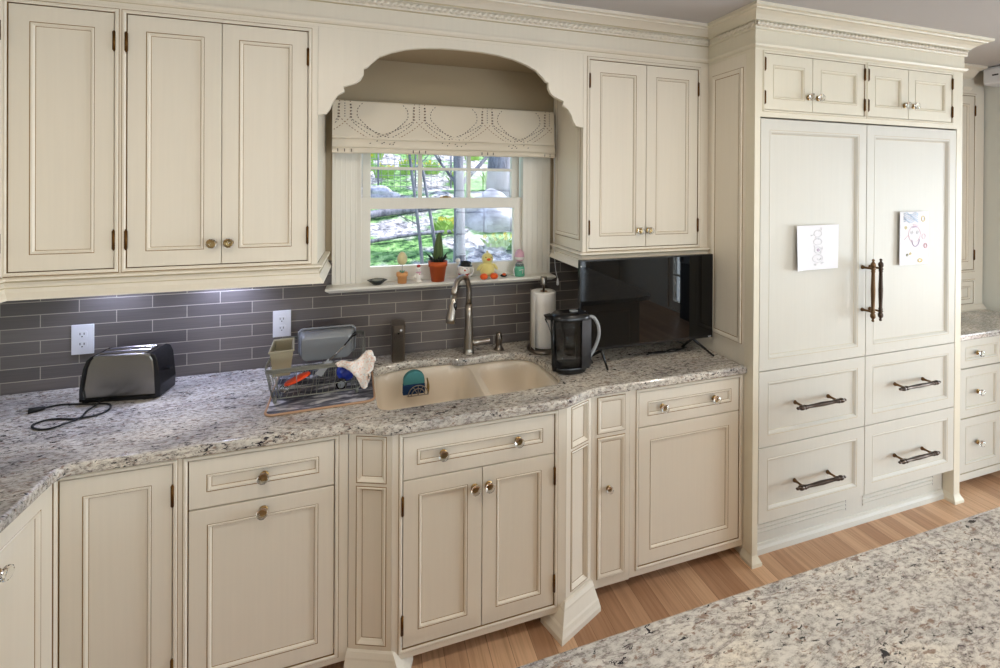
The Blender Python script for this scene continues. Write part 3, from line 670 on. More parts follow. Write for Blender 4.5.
# ================================================================= BASE CABINETS
KZ = 0.060
BT = CB - 0.001
t = cabinet('base_cabinet', 'corner base cabinet door with a glass knob on the left return', 1.8, KZ, BT, 0.58,
            [('door', 1.535, 1.784, 0.094, 0.868, [(1.578, 0.768)], '', 0.046)], (-0.902, BF-1.8, 0), PI/2)
t = cabinet('base_cabinet', 'corner base cabinet with one plain door below the toaster', -0.580, KZ, BT, 0.59,
            [('door', -0.896, -0.604, 0.094, 0.858, [], 'R', 0.056)], (0, BF, 0), 0, x0=-0.90)
t = cabinet('base_cabinet', 'base cabinet with one drawer over a wide door below the dish rack', -0.066, KZ, BT, 0.59,
            [('drawer', -0.558, -0.113, 0.699, 0.857, [(-0.336, 0.775)], '', 0.050), ('door', -0.558, -0.113, 0.094, 0.693, [(-0.338, 0.657)], '', 0.052)], (0, BF, 0), 0, x0=-0.580)
t = cabinet('sink_base_cabinet', 'bumped-out sink cabinet with a two-knob drawer front over double doors', 0.765, KZ, BT, 0.60,
            [('drawer', 0.124, 0.713, 0.702, 0.855, [(0.268, 0.778), (0.560, 0.778)], '', 0.048), ('door', 0.124, 0.416, 0.096, 0.697, [(0.388, 0.628)], 'L', 0.054), ('door', 0.419, 0.713, 0.096, 0.697, [(0.443, 0.628)], 'R', 0.054)], (0, SF, 0), 0, x0=0.085, ctop=0.66)
def pilaster(label, A, B, eL, eR):
    """angled panelled corner post with a flared plinth"""
    d = Vector(B)-Vector(A); Ln = d.length; a = math.atan2(d.y, d.x); t = thing('corner_pilaster', label, 'pilaster', (A[0], A[1], 0), a, 'angled panelled posts either side of the sink cabinet')
    mb = MB(); mb.box(0.001, Ln-0.001, 0.0105, 0.10, KZ, BT, 'paint')
    h1 = (0.030, Ln-0.022, 0.700, 0.864); h2 = (0.030, Ln-0.022, 0.118, 0.684)
    mb.holes(0, Ln, KZ, BT, [h1, h2], 0, 0.010, 'paint', 'paint')
    for h in (h1, h2):
        mb.ring(*h, [(-0.003,-0.0002,'glaze'),(0.0,-0.0008,'paint'),(0.004,-0.003,'paint'),(0.010,0.004,'paint'),(0.016,0.009,'glaze'),(0.018,0.0095,'paint')], fill='paint')
    mb.build('panelled_post', t)
    mb = MB(); lv = [(0.100, 0.0), (0.097, 0.12), (0.084, 0.30), (0.078, 0.34), (0.046, 0.66), (0.040, 0.76), (0.028, 0.86), (0.018, 0.97), (0.0, 1.0)]
    def poly(k): return [(-0.002-eL*k, 0.07), (-0.002-eL*k, -0.001-0.050*k), (Ln+0.002+eR*k, -0.001-0.050*k), (Ln+0.002+eR*k, 0.07)]
    for (za, ka), (zb, kb) in zip(lv, lv[1:]): mb.prism(poly(kb), zb, za, 'paint', top=poly(ka))
    mb.build('plinth', t); return t
pilaster('angled panelled post joining the sink cabinet on its left', (-0.064, BF), (0.084, SF), 0.004, 0.06)
pilaster('angled panelled post joining the sink cabinet on its right', (0.766, SF), (0.908, BF), 0.07, 0.004)
t = cabinet('narrow_cabinet', 'narrow pull-out cabinet with one small knob beside the angled post', 1.094, 0.052, BT, 0.58, [], (0, BF, 0), 0, x0=0.909)
mb = MB(); h1 = (0.934, 1.072, 0.708, 0.866); h2 = (0.934, 1.072, 0.088, 0.694)
for h in (h1, h2): mb.ring(*h, [(0,-0.0005,'glaze'),(0.003,-0.002,'paint'),(0.006,-0.006,'paint'),(0.013,-0.005,'paint'),(0.021,-0.001,'glaze'),(0.023,-0.0008,'paint')], fill='paint')
o = mb.build('pull_out_front', t); knob(o, 0.990, 0.472, -0.001, 0.8)
t = cabinet('base_cabinet', 'base cabinet with a two-knob drawer over a wide door beside the refrigerator', XF-0.002, 0.056, BT, 0.58,
            [('drawer', 1.141, 1.690, 0.705, 0.857, [(1.262, 0.781), (1.545, 0.781)], '', 0.044), ('door', 1.141, 1.690, 0.096, 0.700, [], '', 0.058)], (0, BF, 0), 0, x0=1.095)
# toe-kick boards
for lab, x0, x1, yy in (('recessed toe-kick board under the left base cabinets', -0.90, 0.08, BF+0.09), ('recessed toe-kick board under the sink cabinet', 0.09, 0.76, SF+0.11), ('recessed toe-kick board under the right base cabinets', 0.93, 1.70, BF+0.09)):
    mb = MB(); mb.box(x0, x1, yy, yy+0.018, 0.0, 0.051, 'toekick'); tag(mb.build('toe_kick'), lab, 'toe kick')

# ---- granite worktop (one slab, sink cut-out)
def slab(name, outline, holes_, z0, z1, m, bev=0.009, label='', cat='countertop'):
    cu = bpy.data.curves.new(name, 'CURVE'); cu.dimensions = '2D'; cu.fill_mode = 'BOTH'; cu.extrude = (z1-z0)/2-bev; cu.bevel_depth = bev; cu.bevel_resolution = 3; cu.offset = -bev
    for pts in [outline]+holes_:
        sp = cu.splines.new('POLY'); sp.points.add(len(pts)-1)
        for i, p in enumerate(pts): sp.points[i].co = (p[0], p[1], 0, 1)
        sp.use_cyclic_u = True
    oc = bpy.data.objects.new(name+'_c', cu); COL.objects.link(oc); oc.location = (0, 0, (z0+z1)/2)
    dg = bpy.context.evaluated_depsgraph_get(); me = bpy.data.meshes.new_from_object(oc.evaluated_get(dg)); bpy.data.objects.remove(oc)
    o = bpy.data.objects.new(name, me); COL.objects.link(o); o.location = (0, 0, (z0+z1)/2); me.materials.clear(); me.materials.append(M[m])
    for p in me.polygons: p.use_smooth = False
    tag(o, label, cat); return o
def c2(pts, n=6): return [(p[0], p[1]) for p in bez([(*q, 0) for q in pts], n)]
EY = BF-0.021; ES = SF-0.024
front = [(-0.882, -2.35), (-0.882, EY-0.03)] + c2([(-0.880, EY-0.022), (-0.868, EY-0.006), (-0.845, EY)], 4) + [(-0.11, EY)] + c2([(-0.08, EY-0.002), (-0.01, EY-0.020), (0.06, ES+0.006), (0.11, ES)], 5) + c2([(0.735, ES), (0.775, ES+0.008), (0.84, EY-0.022), (0.905, EY-0.003), (0.93, EY)], 5) + [(XF-0.003, EY), (XF-0.003, -0.002), (-1.518, -0.002), (-1.518, -2.35)]
hole = c2([(0.035, -0.49), (0.030, -0.35), (0.030, -0.20), (0.045, -0.165), (0.10, -0.140), (0.20, -0.124), (0.30, -0.122), (0.375, -0.128), (0.40, -0.146), (0.430, -0.158), (0.50, -0.158), (0.60, -0.150), (0.70, -0.158), (0.76, -0.185), (0.795, -0.24), (0.815, -0.35), (0.815, -0.47), (0.795, -0.515)], 5) + c2([(0.77, -0.533), (0.55, -0.545), (0.35, -0.545), (0.12, -0.553), (0.06, -0.545), (0.040, -0.52)], 5)
slab('granite_countertop', front, [hole[::-1]], CB, CT, 'granite', 0.011, 'speckled granite worktop with the sink cut-out and clipped corners')

# ---- sink: height field of two bowls
def bowl(x, y, cx, cy, a, b, n=5.0): return (abs((x-cx)/a)**n + abs((y-cy)/b)**n)**(1/n)
mb = MB(); NX, NY = 168, 92; sx0, sx1, sy0, sy1 = 0.000, 0.845, -0.580, -0.095; vs = []
for j in range(NY+1):
    for i in range(NX+1):
        x = sx0+(sx1-sx0)*i/NX; y = sy0+(sy1-sy0)*j/NY
        d1 = bowl(x, y, 0.240, -0.338, 0.232, 0.214, 6); d2 = bowl(x, y, 0.652, -0.352, 0.148, 0.186, 4.5)
        e1 = (1-d1)*0.22; e2 = (1-d2)*0.16
        def prof(e, dep):
            if e <= 0: return 0.0
            u = min(1, e/0.045); return dep*(1-(1-u)**3)
        z = CB-0.002 - max(prof(e1, 0.175), prof(e2, 0.150))
        vs.append((x-0.42, y+0.34, z))
fs = [(j*(NX+1)+i, j*(NX+1)+i+1, (j+1)*(NX+1)+i+1, (j+1)*(NX+1)+i) for j in range(NY) for i in range(NX)]
mb.add(vs, fs, 'sink', True)
sk = thing('kitchen_sink', 'biscuit-coloured double-bowl undermount sink below the window', 'sink', (0.42, -0.34, 0))
o = mb.build('basin', sk)
for cx, cy, zz in ((0.24, -0.33, 0.705), (0.65, -0.35, 0.730)):
    mb = MB(); mb.lathe([(0.045,0.0),(0.043,0.003),(0.03,0.002),(0.028,-0.002),(0.0001,-0.002)], 'nickel', 24, T(cx-0.42, cy+0.34, zz-0.0)); mb.build('drain', sk)

# ================================================================= ISLAND
mb_ = slab('island_countertop', [(-0.25, -1.516)] + c2([(1.98, -1.516), (2.08, -1.535), (2.15, -1.60), (2.18, -1.70)], 5) + [(2.18, -2.75), (-0.25, -2.75)], [], 0.878, 0.914, 'granite_island', 0.008, 'large pale granite island top with dark flecks in the foreground')
isl = thing('kitchen_island', 'cream island cabinet under the foreground granite top', 'cabinet', (0.965, -2.15, 0))
mb = MB(); mb.box(-1.12, 1.12, -0.50, 0.50, 0.09, 0.877, 'paint'); mb.build('carcass', isl)
for k in range(4):
    mb = MB(); Ti = Matrix.Translation((0, 0.50, 0)) @ Matrix.Rotation(PI, 4, 'Z')
    x0 = -1.09+k*0.547; mb.ring(x0, x0+0.53, 0.12, 0.85, [(0,0,'paint'),(0,-0.018,'paint'),(0.06,-0.018,'glaze'),(0.062,-0.017,'paint'),(0.075,-0.010,'paint')], fill='paint', T=Ti); mb.build('door', isl)
mb = MB(); mb.box(-1.05, 1.05, -0.43, 0.43, 0.0, 0.09, 'toekick'); mb.build('plinth', isl)

# ================================================================= RIGHT CORNER: base drawers, worktop, hutch
t = cabinet('drawer_cabinet', 'off-white base cabinet with three drawers right of the refrigerator', 4.135, 0.050, BT, 0.58,
            [('drawer', 3.312, 3.690, 0.709, 0.872, [(3.460, 0.790)], '', 0.040), ('drawer', 3.312, 3.690, 0.416, 0.702, [(3.466, 0.560)], '', 0.045), ('drawer', 3.312, 3.690, 0.094, 0.408, [(3.470, 0.258)], '', 0.045)], (0, BF, 0), 0, p='paint_white', g='glaze_light', x0=XR+0.004, beads=False)
slab('side_countertop', [(XR+0.003, -0.618), (4.137, -0.618), (4.137, -0.002), (XR+0.003, -0.002)], [], CB, CT, 'granite_island', 0.008, 'short granite worktop between the refrigerator and the grey wall')
hz = -0.30
t = cabinet('hutch_cabinet', 'off-white hutch standing on the short granite worktop by the grey wall', 4.13, CT+0.03, 2.44, 0.29,
            [('door', 3.24, 3.625, 1.200, 2.400, [], 'L', 0.055), ('door', 3.63, 4.030, 1.200, 2.400, [], 'R', 0.055), ('drawer', 3.24, 3.625, 0.965, 1.115, [], '', 0.03), ('drawer', 3.63, 4.030, 0.965, 1.115, [], '', 0.03)], (0, hz, 0), 0, p='paint', g='glaze', x0=XR+0.004, cat='hutch')
mb = MB(); mb.sweep([(XR+0.004, 0), (4.13, 0)], [(0,CT+0.035),(0.008,CT+0.033),(0.012,CT+0.02),(0.022,CT+0.012),(0.022,CT+0.001),(-0.27,CT+0.001),(-0.27,CT+0.029),(0,CT+0.029)], 'paint'); mb.build('base_molding', t)
mb = MB(); mb.sweep([(XR+0.004, 0), (3.975, 0)], [(0,2.42),(0.004,2.44),(0.016,2.452),(0.018,2.460),(0.004,2.464),(0.004,2.515),(0.02,2.525),(0.05,2.56),(0.09,2.57),(0.09,2.584),(-0.02,2.584),(-0.02,2.42)], 'paint')
mb.box(3.975, 4.13, 0.002, 0.28, 2.44, 2.584, 'paint'); mb.box(XR+0.004, 3.975, 0.03, 0.28, 2.44, 2.584, 'paint'); mb.build('crown', t)
ac = thing('air_conditioner', 'small white wall unit high on the grey right wall beside the hutch', 'air conditioner', (4.139, -0.60, 2.462))
mb = MB(); mb.prism_y([(-0.128,-0.0),(-0.138,0.012),(-0.138,0.10),(-0.130,0.118),(-0.0,0.122),(0.0,-0.004)], -0.35, 0.245, 'white_plastic'); mb.build('housing', ac, bevel=0.004)
mb = MB(); mb.box(-0.140, -0.1375, 0.17, 0.20, 0.055, 0.065, 'slot'); mb.build('indicator', ac)

t = thing('kitchen_range', 'black range with a curved door handle against the front wall', 'oven', (0.75, -4.88, 0))
mb = MB(); mb.box(-0.37, 0.37, -0.30, 0.30, 0.0, 0.905, 'black_plastic'); mb.box(-0.38, 0.38, -0.31, 0.32, 0.905, 0.925, 'black_matte'); mb.build('body', t)
mb = MB(); mb.box(-0.35, 0.35, 0.301, 0.325, 0.20, 0.76, 'screen'); d = mb.build('oven_door', t, bevel=0.004)
mb = MB(); mb.tube(bez([(-0.32,0.326,0.71),(-0.16,0.375,0.70),(0.16,0.375,0.70),(0.32,0.326,0.71)], 6), 0.012, 'steel', 10); mb.build('handle', d)
for k in range(4): mb = MB(); mb.lathe([(0.0001,0.0),(0.02,0.0),(0.018,0.02),(0.0001,0.021)], 'steel', 14, T(-0.24+0.16*k, 0.301, 0.84, rx=-PI/2)); mb.build('knob', t)
t = thing('oven_tower', 'tall dark oven cabinet on the right wall behind the camera', 'cabinet', (3.83, -3.26, 0))
mb = MB(); mb.box(0.17, 0.30, -0.26, 0.28, 0.0, 2.2, 'black_matte'); mb.build('carcass', t, bevel=0.004)
mb = MB(); mb.box(0.145, 0.169, -0.24, 0.26, 0.75, 1.35, 'screen'); d = mb.build('oven_door', t, bevel=0.003)
mb = MB(); mb.tube([(0.115, -0.22, 1.28), (0.115, 0.22, 1.28)], 0.010, 'steel', 8); mb.tube([(0.144, -0.2, 1.28), (0.115, -0.2, 1.28)], 0.006, 'steel', 6); mb.tube([(0.144, 0.2, 1.28), (0.115, 0.2, 1.28)], 0.006, 'steel', 6); mb.build('handle', d)
# ================================================================= OUTLETS
for lab, cx in (('white duplex wall outlet behind the toaster', -1.140), ('white duplex wall outlet above the dish rack', -0.385)):
    t = thing('wall_outlet', lab, 'outlet', (cx, -0.001, 1.114), 0, 'duplex outlets on the tiled wall')
    mb = MB(); mb.box(-0.0385, 0.0385, -0.006, 0.0, -0.062, 0.062, 'white_plastic'); mb.build('cover_plate', t, bevel=0.002)
    for s_ in (-1, 1):
        mb = MB(); mb.rbox(-0.017, 0.017, -0.0145, 0.0145, 0.0, 0.0015, 'white_plastic', 0.008, 4, T(0, -0.006, s_*0.021, rx=PI/2)); r = mb.build('socket', t)
        mb = MB()
        for dx in (-0.007, 0.007): mb.box(dx-0.0012, dx+0.0012, -0.0092, -0.0074, s_*0.021-0.001, s_*0.021+0.008, 'slot')
        mb.lathe([(0.0025,0),(0.0025,0.0018),(0.0001,0.0018)], 'slot', 8, T(0, -0.0074, s_*0.021-0.008, rx=PI/2)); mb.build('slots', r)

# ================================================================= ROMAN SHADE
sh = thing('roman_shade', 'folded cream roman shade with dashed lattice stitching over the window', 'window shade', (0.397, -0.05, 2.0))
SX0, SX1 = -0.560, 0.560
prof = [(-0.004,0.164),(-0.024,0.163),(-0.028,0.155),(-0.030,0.05),(-0.033,0.0),(-0.036,-0.012),(-0.030,-0.020),(-0.022,-0.012),(-0.030,-0.018),(-0.038,-0.030),(-0.041,-0.050),(-0.036,-0.062),(-0.026,-0.056),(-0.034,-0.060),(-0.040,-0.068),(-0.040,-0.080),(-0.034,-0.086),(-0.026,-0.082)]
mb = MB(); nx = 60; vs = []; k = len(prof)
rs = random.Random(5); ph = [rs.uniform(0, 6) for _ in range(8)]
for i in range(nx+1):
    x = SX0+(SX1-SX0)*i/nx
    for j, (y, z) in enumerate(prof):
        w = 0.0025*math.sin(9*x+ph[j % 8])*(j > 3) + 0.0015*math.sin(23*x+ph[(j*3) % 8])*(j > 4)
        vs.append((x, y+w, z+w*0.7*(j > 5)))
mb.add(vs, [(i*k+j, (i+1)*k+j, (i+1)*k+j+1, i*k+j+1) for i in range(nx) for j in range(k-1)], 'fabric', True)
for xx in (SX0, SX1):
    mb.add([(xx,0.0,0.164),(xx,-0.026,0.162),(xx,-0.032,0.0),(xx,-0.034,-0.085),(xx,0.0,-0.085)], [(0,1,2,3,4)], 'fabric')
mb.build('fabric_panel', sh)
mb = MB()
def yat(z):
    for (y0_, z0_), (y1_, z1_) in zip(prof[2:6], prof[3:7]):
        if z1_ <= z <= z0_: return y0_+(y1_-y0_)*(z0_-z)/(z0_-z1_+1e-9)
    return -0.030
def dash(pts, m, dl=0.010, gap=0.005, wd=0.0022):
    acc = 0; seg = []
    for a, b in zip(pts, pts[1:]):
        L_ = math.hypot(b[0]-a[0], b[1]-a[1])
        n = max(1, int(L_/0.002))
        for q in range(n):
            u = q/n; p = (a[0]+(b[0]-a[0])*u, a[1]+(b[1]-a[1])*u); acc += L_/n
            if (acc % (dl+gap)) < dl: seg.append(p)
            else:
                if len(seg) > 1: strip(seg, m, wd)
                seg = []
    if len(seg) > 1: strip(seg, m, wd)
def strip(seg, m, wd):
    a, b = seg[0], seg[-1]; d = Vector((b[0]-a[0], b[1]-a[1])); 
    if d.length < 1e-5: return
    n = Vector((-d.y, d.x)).normalized()*wd/2
    q = [(a[0]-n.x,a[1]-n.y),(b[0]-n.x,b[1]-n.y),(b[0]+n.x,b[1]+n.y),(a[0]+n.x,a[1]+n.y)]
    if any(abs(p[0]) > 0.556 or p[1] > 0.160 for p in q): return
    mb.add([(p[0], yat(p[1])-0.0022, p[1]) for p in q], [(0,1,2,3)], m)
P_ = 0.3455; z_top, z_bot = 0.16, -0.008
for cc in (-0.505, -0.1595, 0.186, 0.5315):
    dash([(cc, z_top), (cc, 0.075)], 'stitch', 0.006, 0.006, 0.0045)
    for s_ in (-1, 1):
        for w0, x1_, top, u0, m in ((0.055, P_/2-0.002, 0.035, 0.42, 'stitch'), (0.030, P_/2+0.030, -0.006, 0.50, 'stitch'), (0.026, P_/2-0.040, -0.006, 0.52, 'stitch'), (-0.024, P_/2-0.075, 0.0, 0.45, 'stitch_tan')):
            pts = []
            for q in range(25):
                u = q/24; z = z_top + (z_bot-z_top)*u
                e = max(0, (u-u0)/(1-u0)); e = 0.35*e**2+0.65*e if e > 0.0 else 0
                x = w0 + (x1_-w0)*e + top*(max(0, 1-u/0.28))**2
                pts.append((cc+s_*x, z))
            dash(pts, m, 0.009, 0.006, 0.0034)
    for s_ in (-0.03, 0.0, 0.03):
        mb.add([(cc+s_-0.002,-0.0425,-0.066),(cc+s_+0.002,-0.0425,-0.066),(cc+s_+0.002,-0.0425,-0.080),(cc+s_-0.002,-0.0425,-0.080)], [(0,1,2,3)], 'stitch')
    for q in range(7):
        x = cc+P_/2+rs.uniform(-0.06, 0.06); z = rs.uniform(-0.045, -0.028)
        if x < 0.55: mb.add([(x-0.003,-0.0445,z),(x+0.003,-0.0445,z+0.002),(x+0.003,-0.0445,z+0.006),(x-0.003,-0.0445,z+0.004)], [(0,1,2,3)], 'stitch')
mb.build('stitching', sh)
mb = MB(); mb.tube(bez([(0.566,-0.012,0.10),(0.570,-0.014,-0.20),(0.566,-0.016,-0.45),(0.576,-0.016,-0.66),(0.580,-0.040,-0.735)], 6), 0.0016, 'white_plastic', 6)
mb.tube(bez([(0.572,-0.006,0.10),(0.576,-0.006,-0.20),(0.574,-0.008,-0.52)], 6), 0.0014, 'white_plastic', 6)
mb.lathe([(0.0001,-0.012),(0.004,-0.010),(0.005,0.0),(0.002,0.012),(0.0001,0.014)], 'white_plastic', 10, T(0.574,-0.008,-0.53))
mb.lathe([(0.0001,-0.022),(0.007,-0.018),(0.008,-0.004),(0.003,0.016),(0.0001,0.020)], 'white_plastic', 12, T(0.580,-0.043,-0.75)); mb.build('pull_cord', sh)

# ================================================================= ITEMS ON THE SILL (z 1.283, y about -0.06)
SZ = 1.2832; SY = -0.055
t = thing('trinket_dish', 'small dark glazed dish with lobed rim at the left end of the sill', 'dish', (0.042, SY, SZ))
mb = MB(); seg = 32; pr_ = [(0.020,0.0),(0.024,0.004),(0.034,0.012),(0.044,0.022),(0.040,0.023),(0.030,0.016),(0.018,0.010),(0.0001,0.008)]; vs = []
for r, z in pr_:
    for q in range(seg):
        a = 2*PI*q/seg; rr = r*(1+0.12*abs(math.cos(2*a))**8*(z > 0.015)); vs.append((rr*math.cos(a), rr*math.sin(a)*0.8, z))
mb.add(vs, [(i*seg+q, i*seg+(q+1) % seg, (i+1)*seg+(q+1) % seg, (i+1)*seg+q) for i in range(len(pr_)-1) for q in range(seg)], 'darkglaze', True); mb.add(vs[:seg], [tuple(range(seg))], 'darkglaze'); mb.build('bowl', t)
mb = MB(); mb.lathe([(0.026,0.0225),(0.022,0.019),(0.0001,0.018)], 'olive', 20, T(sy=1) if False else None); mb.build('glazed_center', t)

t = thing('egg_ornament', 'cream egg on a stem in a tiny peach clay pot on the sill', 'ornament', (0.160, SY, SZ), 0, 'egg ornaments on the window sill')
mb = MB(); mb.lathe([(0.0001,0.001),(0.021,0.0),(0.0235,0.034),(0.0275,0.034),(0.0275,0.052),(0.024,0.052),(0.022,0.046),(0.0001,0.046)], 'peach', 24); mb.build('pot', t)
mb = MB(); mb.tube([(0,0,0.045),(0.001,0,0.095)], 0.0018, 'nickel', 6); mb.build('stem', t)
mb = MB(); mb.lathe([(0.0001,0.088),(0.012,0.091),(0.021,0.100),(0.025,0.115),(0.022,0.133),(0.014,0.147),(0.006,0.153),(0.0001,0.154)], 'cream', 24); mb.build('egg', t)
mb = MB()
for q in range(9):
    a = q*0.7; mb.add([(0.004*math.cos(a),0.004*math.sin(a),0.048),(0.014*math.cos(a+.25),0.014*math.sin(a+.25),0.058),(0.014*math.cos(a-.25),0.014*math.sin(a-.25),0.062)], [(0,1,2)], 'greenjar')
mb.build('leaves', t)

t = thing('clown_figurine', 'tiny white ceramic figurine with a red top left of the cactus', 'figurine', (0.240, SY-0.002, SZ))
mb = MB(); mb.lathe([(0.0001,0),(0.019,0.001),(0.020,0.005),(0.014,0.008),(0.012,0.014),(0.017,0.024),(0.015,0.038),(0.010,0.046),(0.006,0.049),(0.008,0.052),(0.0125,0.060),(0.011,0.070),(0.004,0.076),(0.0001,0.077)], 'ceramic', 18)
mb.ball((-0.017,-0.002,0.028), 0.006, 'ceramic', sz=1.6); mb.ball((0.017,-0.002,0.028), 0.006, 'ceramic', sz=1.6); mb.build('body', t)
mb = MB(); mb.ball((0,0,0.079), 0.010, 'red', sz=0.8); mb.ball((0.004,-0.012,0.041), 0.003, 'red'); mb.build('cap', t)
mb = MB(); mb.lathe([(0.012,0.045),(0.014,0.048),(0.012,0.051)], 'pinkegg', 14); mb.ball((-0.004,-0.0115,0.063), 0.0016, 'slot'); mb.ball((0.004,-0.0115,0.063), 0.0016, 'slot'); mb.build('ruff', t)

t = thing('potted_cactus', 'upright green cactus in a terracotta pot in the middle of the sill', 'plant', (0.336, SY, SZ))
mb = MB(); mb.lathe([(0.0001,0),(0.032,0.0),(0.043,0.075),(0.047,0.075),(0.0485,0.100),(0.044,0.100),(0.042,0.092),(0.0001,0.092)], 'terracotta', 32); mb.build('pot', t)
mb = MB(); mb.lathe([(0.042,0.093),(0.0001,0.096)], 'soil', 24, cap=False); mb.build('soil', t)
mb = MB(); n = 24; prc = [(0.018,0.090),(0.021,0.110),(0.022,0.140),(0.019,0.170),(0.015,0.200),(0.011,0.225),(0.006,0.240),(0.0001,0.244)]; vs = []
for r, z in prc:
    for q in range(n): a = 2*PI*q/n; rr = r*(1+0.16*math.cos(6*a)); vs.append((rr*math.cos(a)+0.006*(z-0.09)/0.15, rr*math.sin(a), z))
mb.add(vs, [(i*n+q, i*n+(q+1) % n, (i+1)*n+(q+1) % n, (i+1)*n+q) for i in range(len(prc)-1) for q in range(n)], 'cactus', True); mb.build('column', t)
mb = MB(); rr_ = random.Random(11)
for q in range(26):
    a = 2*PI*q/26+rr_.uniform(-.1,.1); l = rr_.uniform(0.018, 0.038); h = rr_.uniform(0.0, 0.03)
    if q % 3 == 0: h += 0.012
    b = Vector((0.022*math.cos(a), 0.018*math.sin(a), 0.098)); tip = b+Vector((l*math.cos(a), l*math.sin(a)*0.7, h+0.006))
    mb.tube([b, (b+tip)/2+Vector((0,0,0.006)), tip], [0.005, 0.0045, 0.0008], 'cactus_dark', 5)
mb.build('dark_leaves', t)

t = thing('snowman_mug', 'white snowman mug with a carrot nose behind the faucet', 'mug', (0.468, SY-0.003, SZ))
mb = MB(); mb.lathe([(0.0001,0),(0.026,0.0),(0.030,0.006),(0.025,0.022),(0.030,0.036),(0.033,0.050),(0.031,0.064),(0.028,0.072)], 'ceramic', 28); mb.build('cup', t)
mb = MB(); mb.lathe([(0.035,0.070),(0.036,0.073),(0.029,0.075),(0.028,0.090),(0.027,0.091),(0.025,0.078),(0.0001,0.077)], 'darkglaze', 24, T(0.004,0,0,ry=0.08)); mb.ball((-0.030,0,0.098), 0.013, 'ceramic'); mb.build('hat', t)
mb = MB(); mb.lathe([(0.005,0),(0.0001,0.016)], 'orange', 8, T(0.0,-0.032,0.052,rx=PI/2-0.3)); 
for dx in (-0.010, 0.011): mb.ball((dx,-0.030,0.060), 0.0022, 'slot')
mb.build('face', t)
mb = MB(); mb.lathe([(0.0275,0.026),(0.0295,0.030),(0.0285,0.034)], 'red', 24); mb.tube([(0.012,-0.026,0.028),(0.018,-0.031,0.010),(0.016,-0.031,0.002)], 0.003, 'red', 6); mb.build('scarf', t)
mb = MB(); mb.tube(bez([(0.029,0,0.060),(0.046,0,0.056),(0.048,0,0.030),(0.028,0,0.016)], 6), 0.004, 'ceramic', 8); mb.build('handle', t)

t = thing('plush_chick', 'yellow plush chick with orange beak and feet sitting on the sill', 'soft toy', (0.592, SY-0.006, SZ))
mb = MB(); mb.ball((0,0,0.046), 0.040, 'yellowplush', sz=1.05, sy=0.85); mb.ball((0.0,-0.002,0.104), 0.030, 'yellowplush', sz=0.98); mb.ball((0,0,0.078), 0.024, 'yellowplush')
for q in range(4): mb.tube([(0.002*q-0.003,0,0.132),(0.003*q-0.005,0.0,0.146-0.002*abs(q-1))], [0.002,0.0008], 'yellowplush', 5)
body = mb.build('body', t)
mb = MB(); mb.ball((0,-0.030,0.102), 0.0095, 'orangeplush', sz=0.75, sx=1.2); mb.build('beak', t)
for s_ in (-1, 1):
    mb = MB(); mb.ball((0,0,0), 0.019, 'orangeplush', sz=0.85, sx=1.1, T=T(s_*0.027,-0.038,0.017)); mb.build('foot', t)
    mb = MB(); mb.ball((0,0,0), 0.020, 'yellowplush', sx=0.45, sy=0.6, sz=1.1, T=T(s_*0.042,-0.006,0.060,ry=-s_*0.7)); mb.build('wing', t)
    mb = MB(); mb.ball((s_*0.014,-0.0265,0.112), 0.003, 'slot'); mb.build('eye', t)

t = thing('beetle_ornament', 'tiny dark beetle with an orange back on the sill', 'ornament', (0.684, SY, SZ))
mb = MB(); mb.ball((0,0,0.008), 0.018, 'darkglaze', sz=0.45, sy=0.8); mb.build('body', t)
mb = MB(); mb.ball((0.001,-0.004,0.014), 0.011, 'orangeplush', sz=0.6); mb.build('shell', t)

t = thing('egg_ornament', 'pink painted egg standing in a mint green jar at the right of the sill', 'ornament', (0.772, SY, SZ), 0, 'egg ornaments on the window sill')
mb = MB(); mb.lathe([(0.0001,0),(0.024,0),(0.0275,0.004),(0.028,0.040),(0.026,0.050),(0.022,0.056),(0.021,0.054),(0.018,0.052),(0.0001,0.052)], 'greenjar', 24); mb.build('jar', t)
mb = MB(); mb.lathe([(0.021,0.052),(0.024,0.060),(0.018,0.070),(0.012,0.074)], 'clear', 16, cap=False); mb.build('collar', t)
mb = MB(); mb.lathe([(0.0001,0.076),(0.014,0.079),(0.023,0.090),(0.026,0.106),(0.023,0.124),(0.015,0.137),(0.006,0.143),(0.0001,0.144)], 'pinkegg', 24)
mb.lathe([(0.0225,0.089),(0.0262,0.098),(0.0265,0.104)], 'ceramic', 24, cap=False); mb.build('egg', t)
mb = MB(); mb.tube(bez([(-0.026,-0.004,0.052),(-0.036,-0.006,0.040),(-0.033,-0.010,0.014),(-0.030,-0.010,0.006)], 5), 0.003, 'ceramic', 6)
mb.tube([(-0.010,-0.029,0.036),(0.010,-0.029,0.040),(0.006,-0.030,0.018)], 0.0018, 'ceramic', 5); mb.build('ribbon', t)

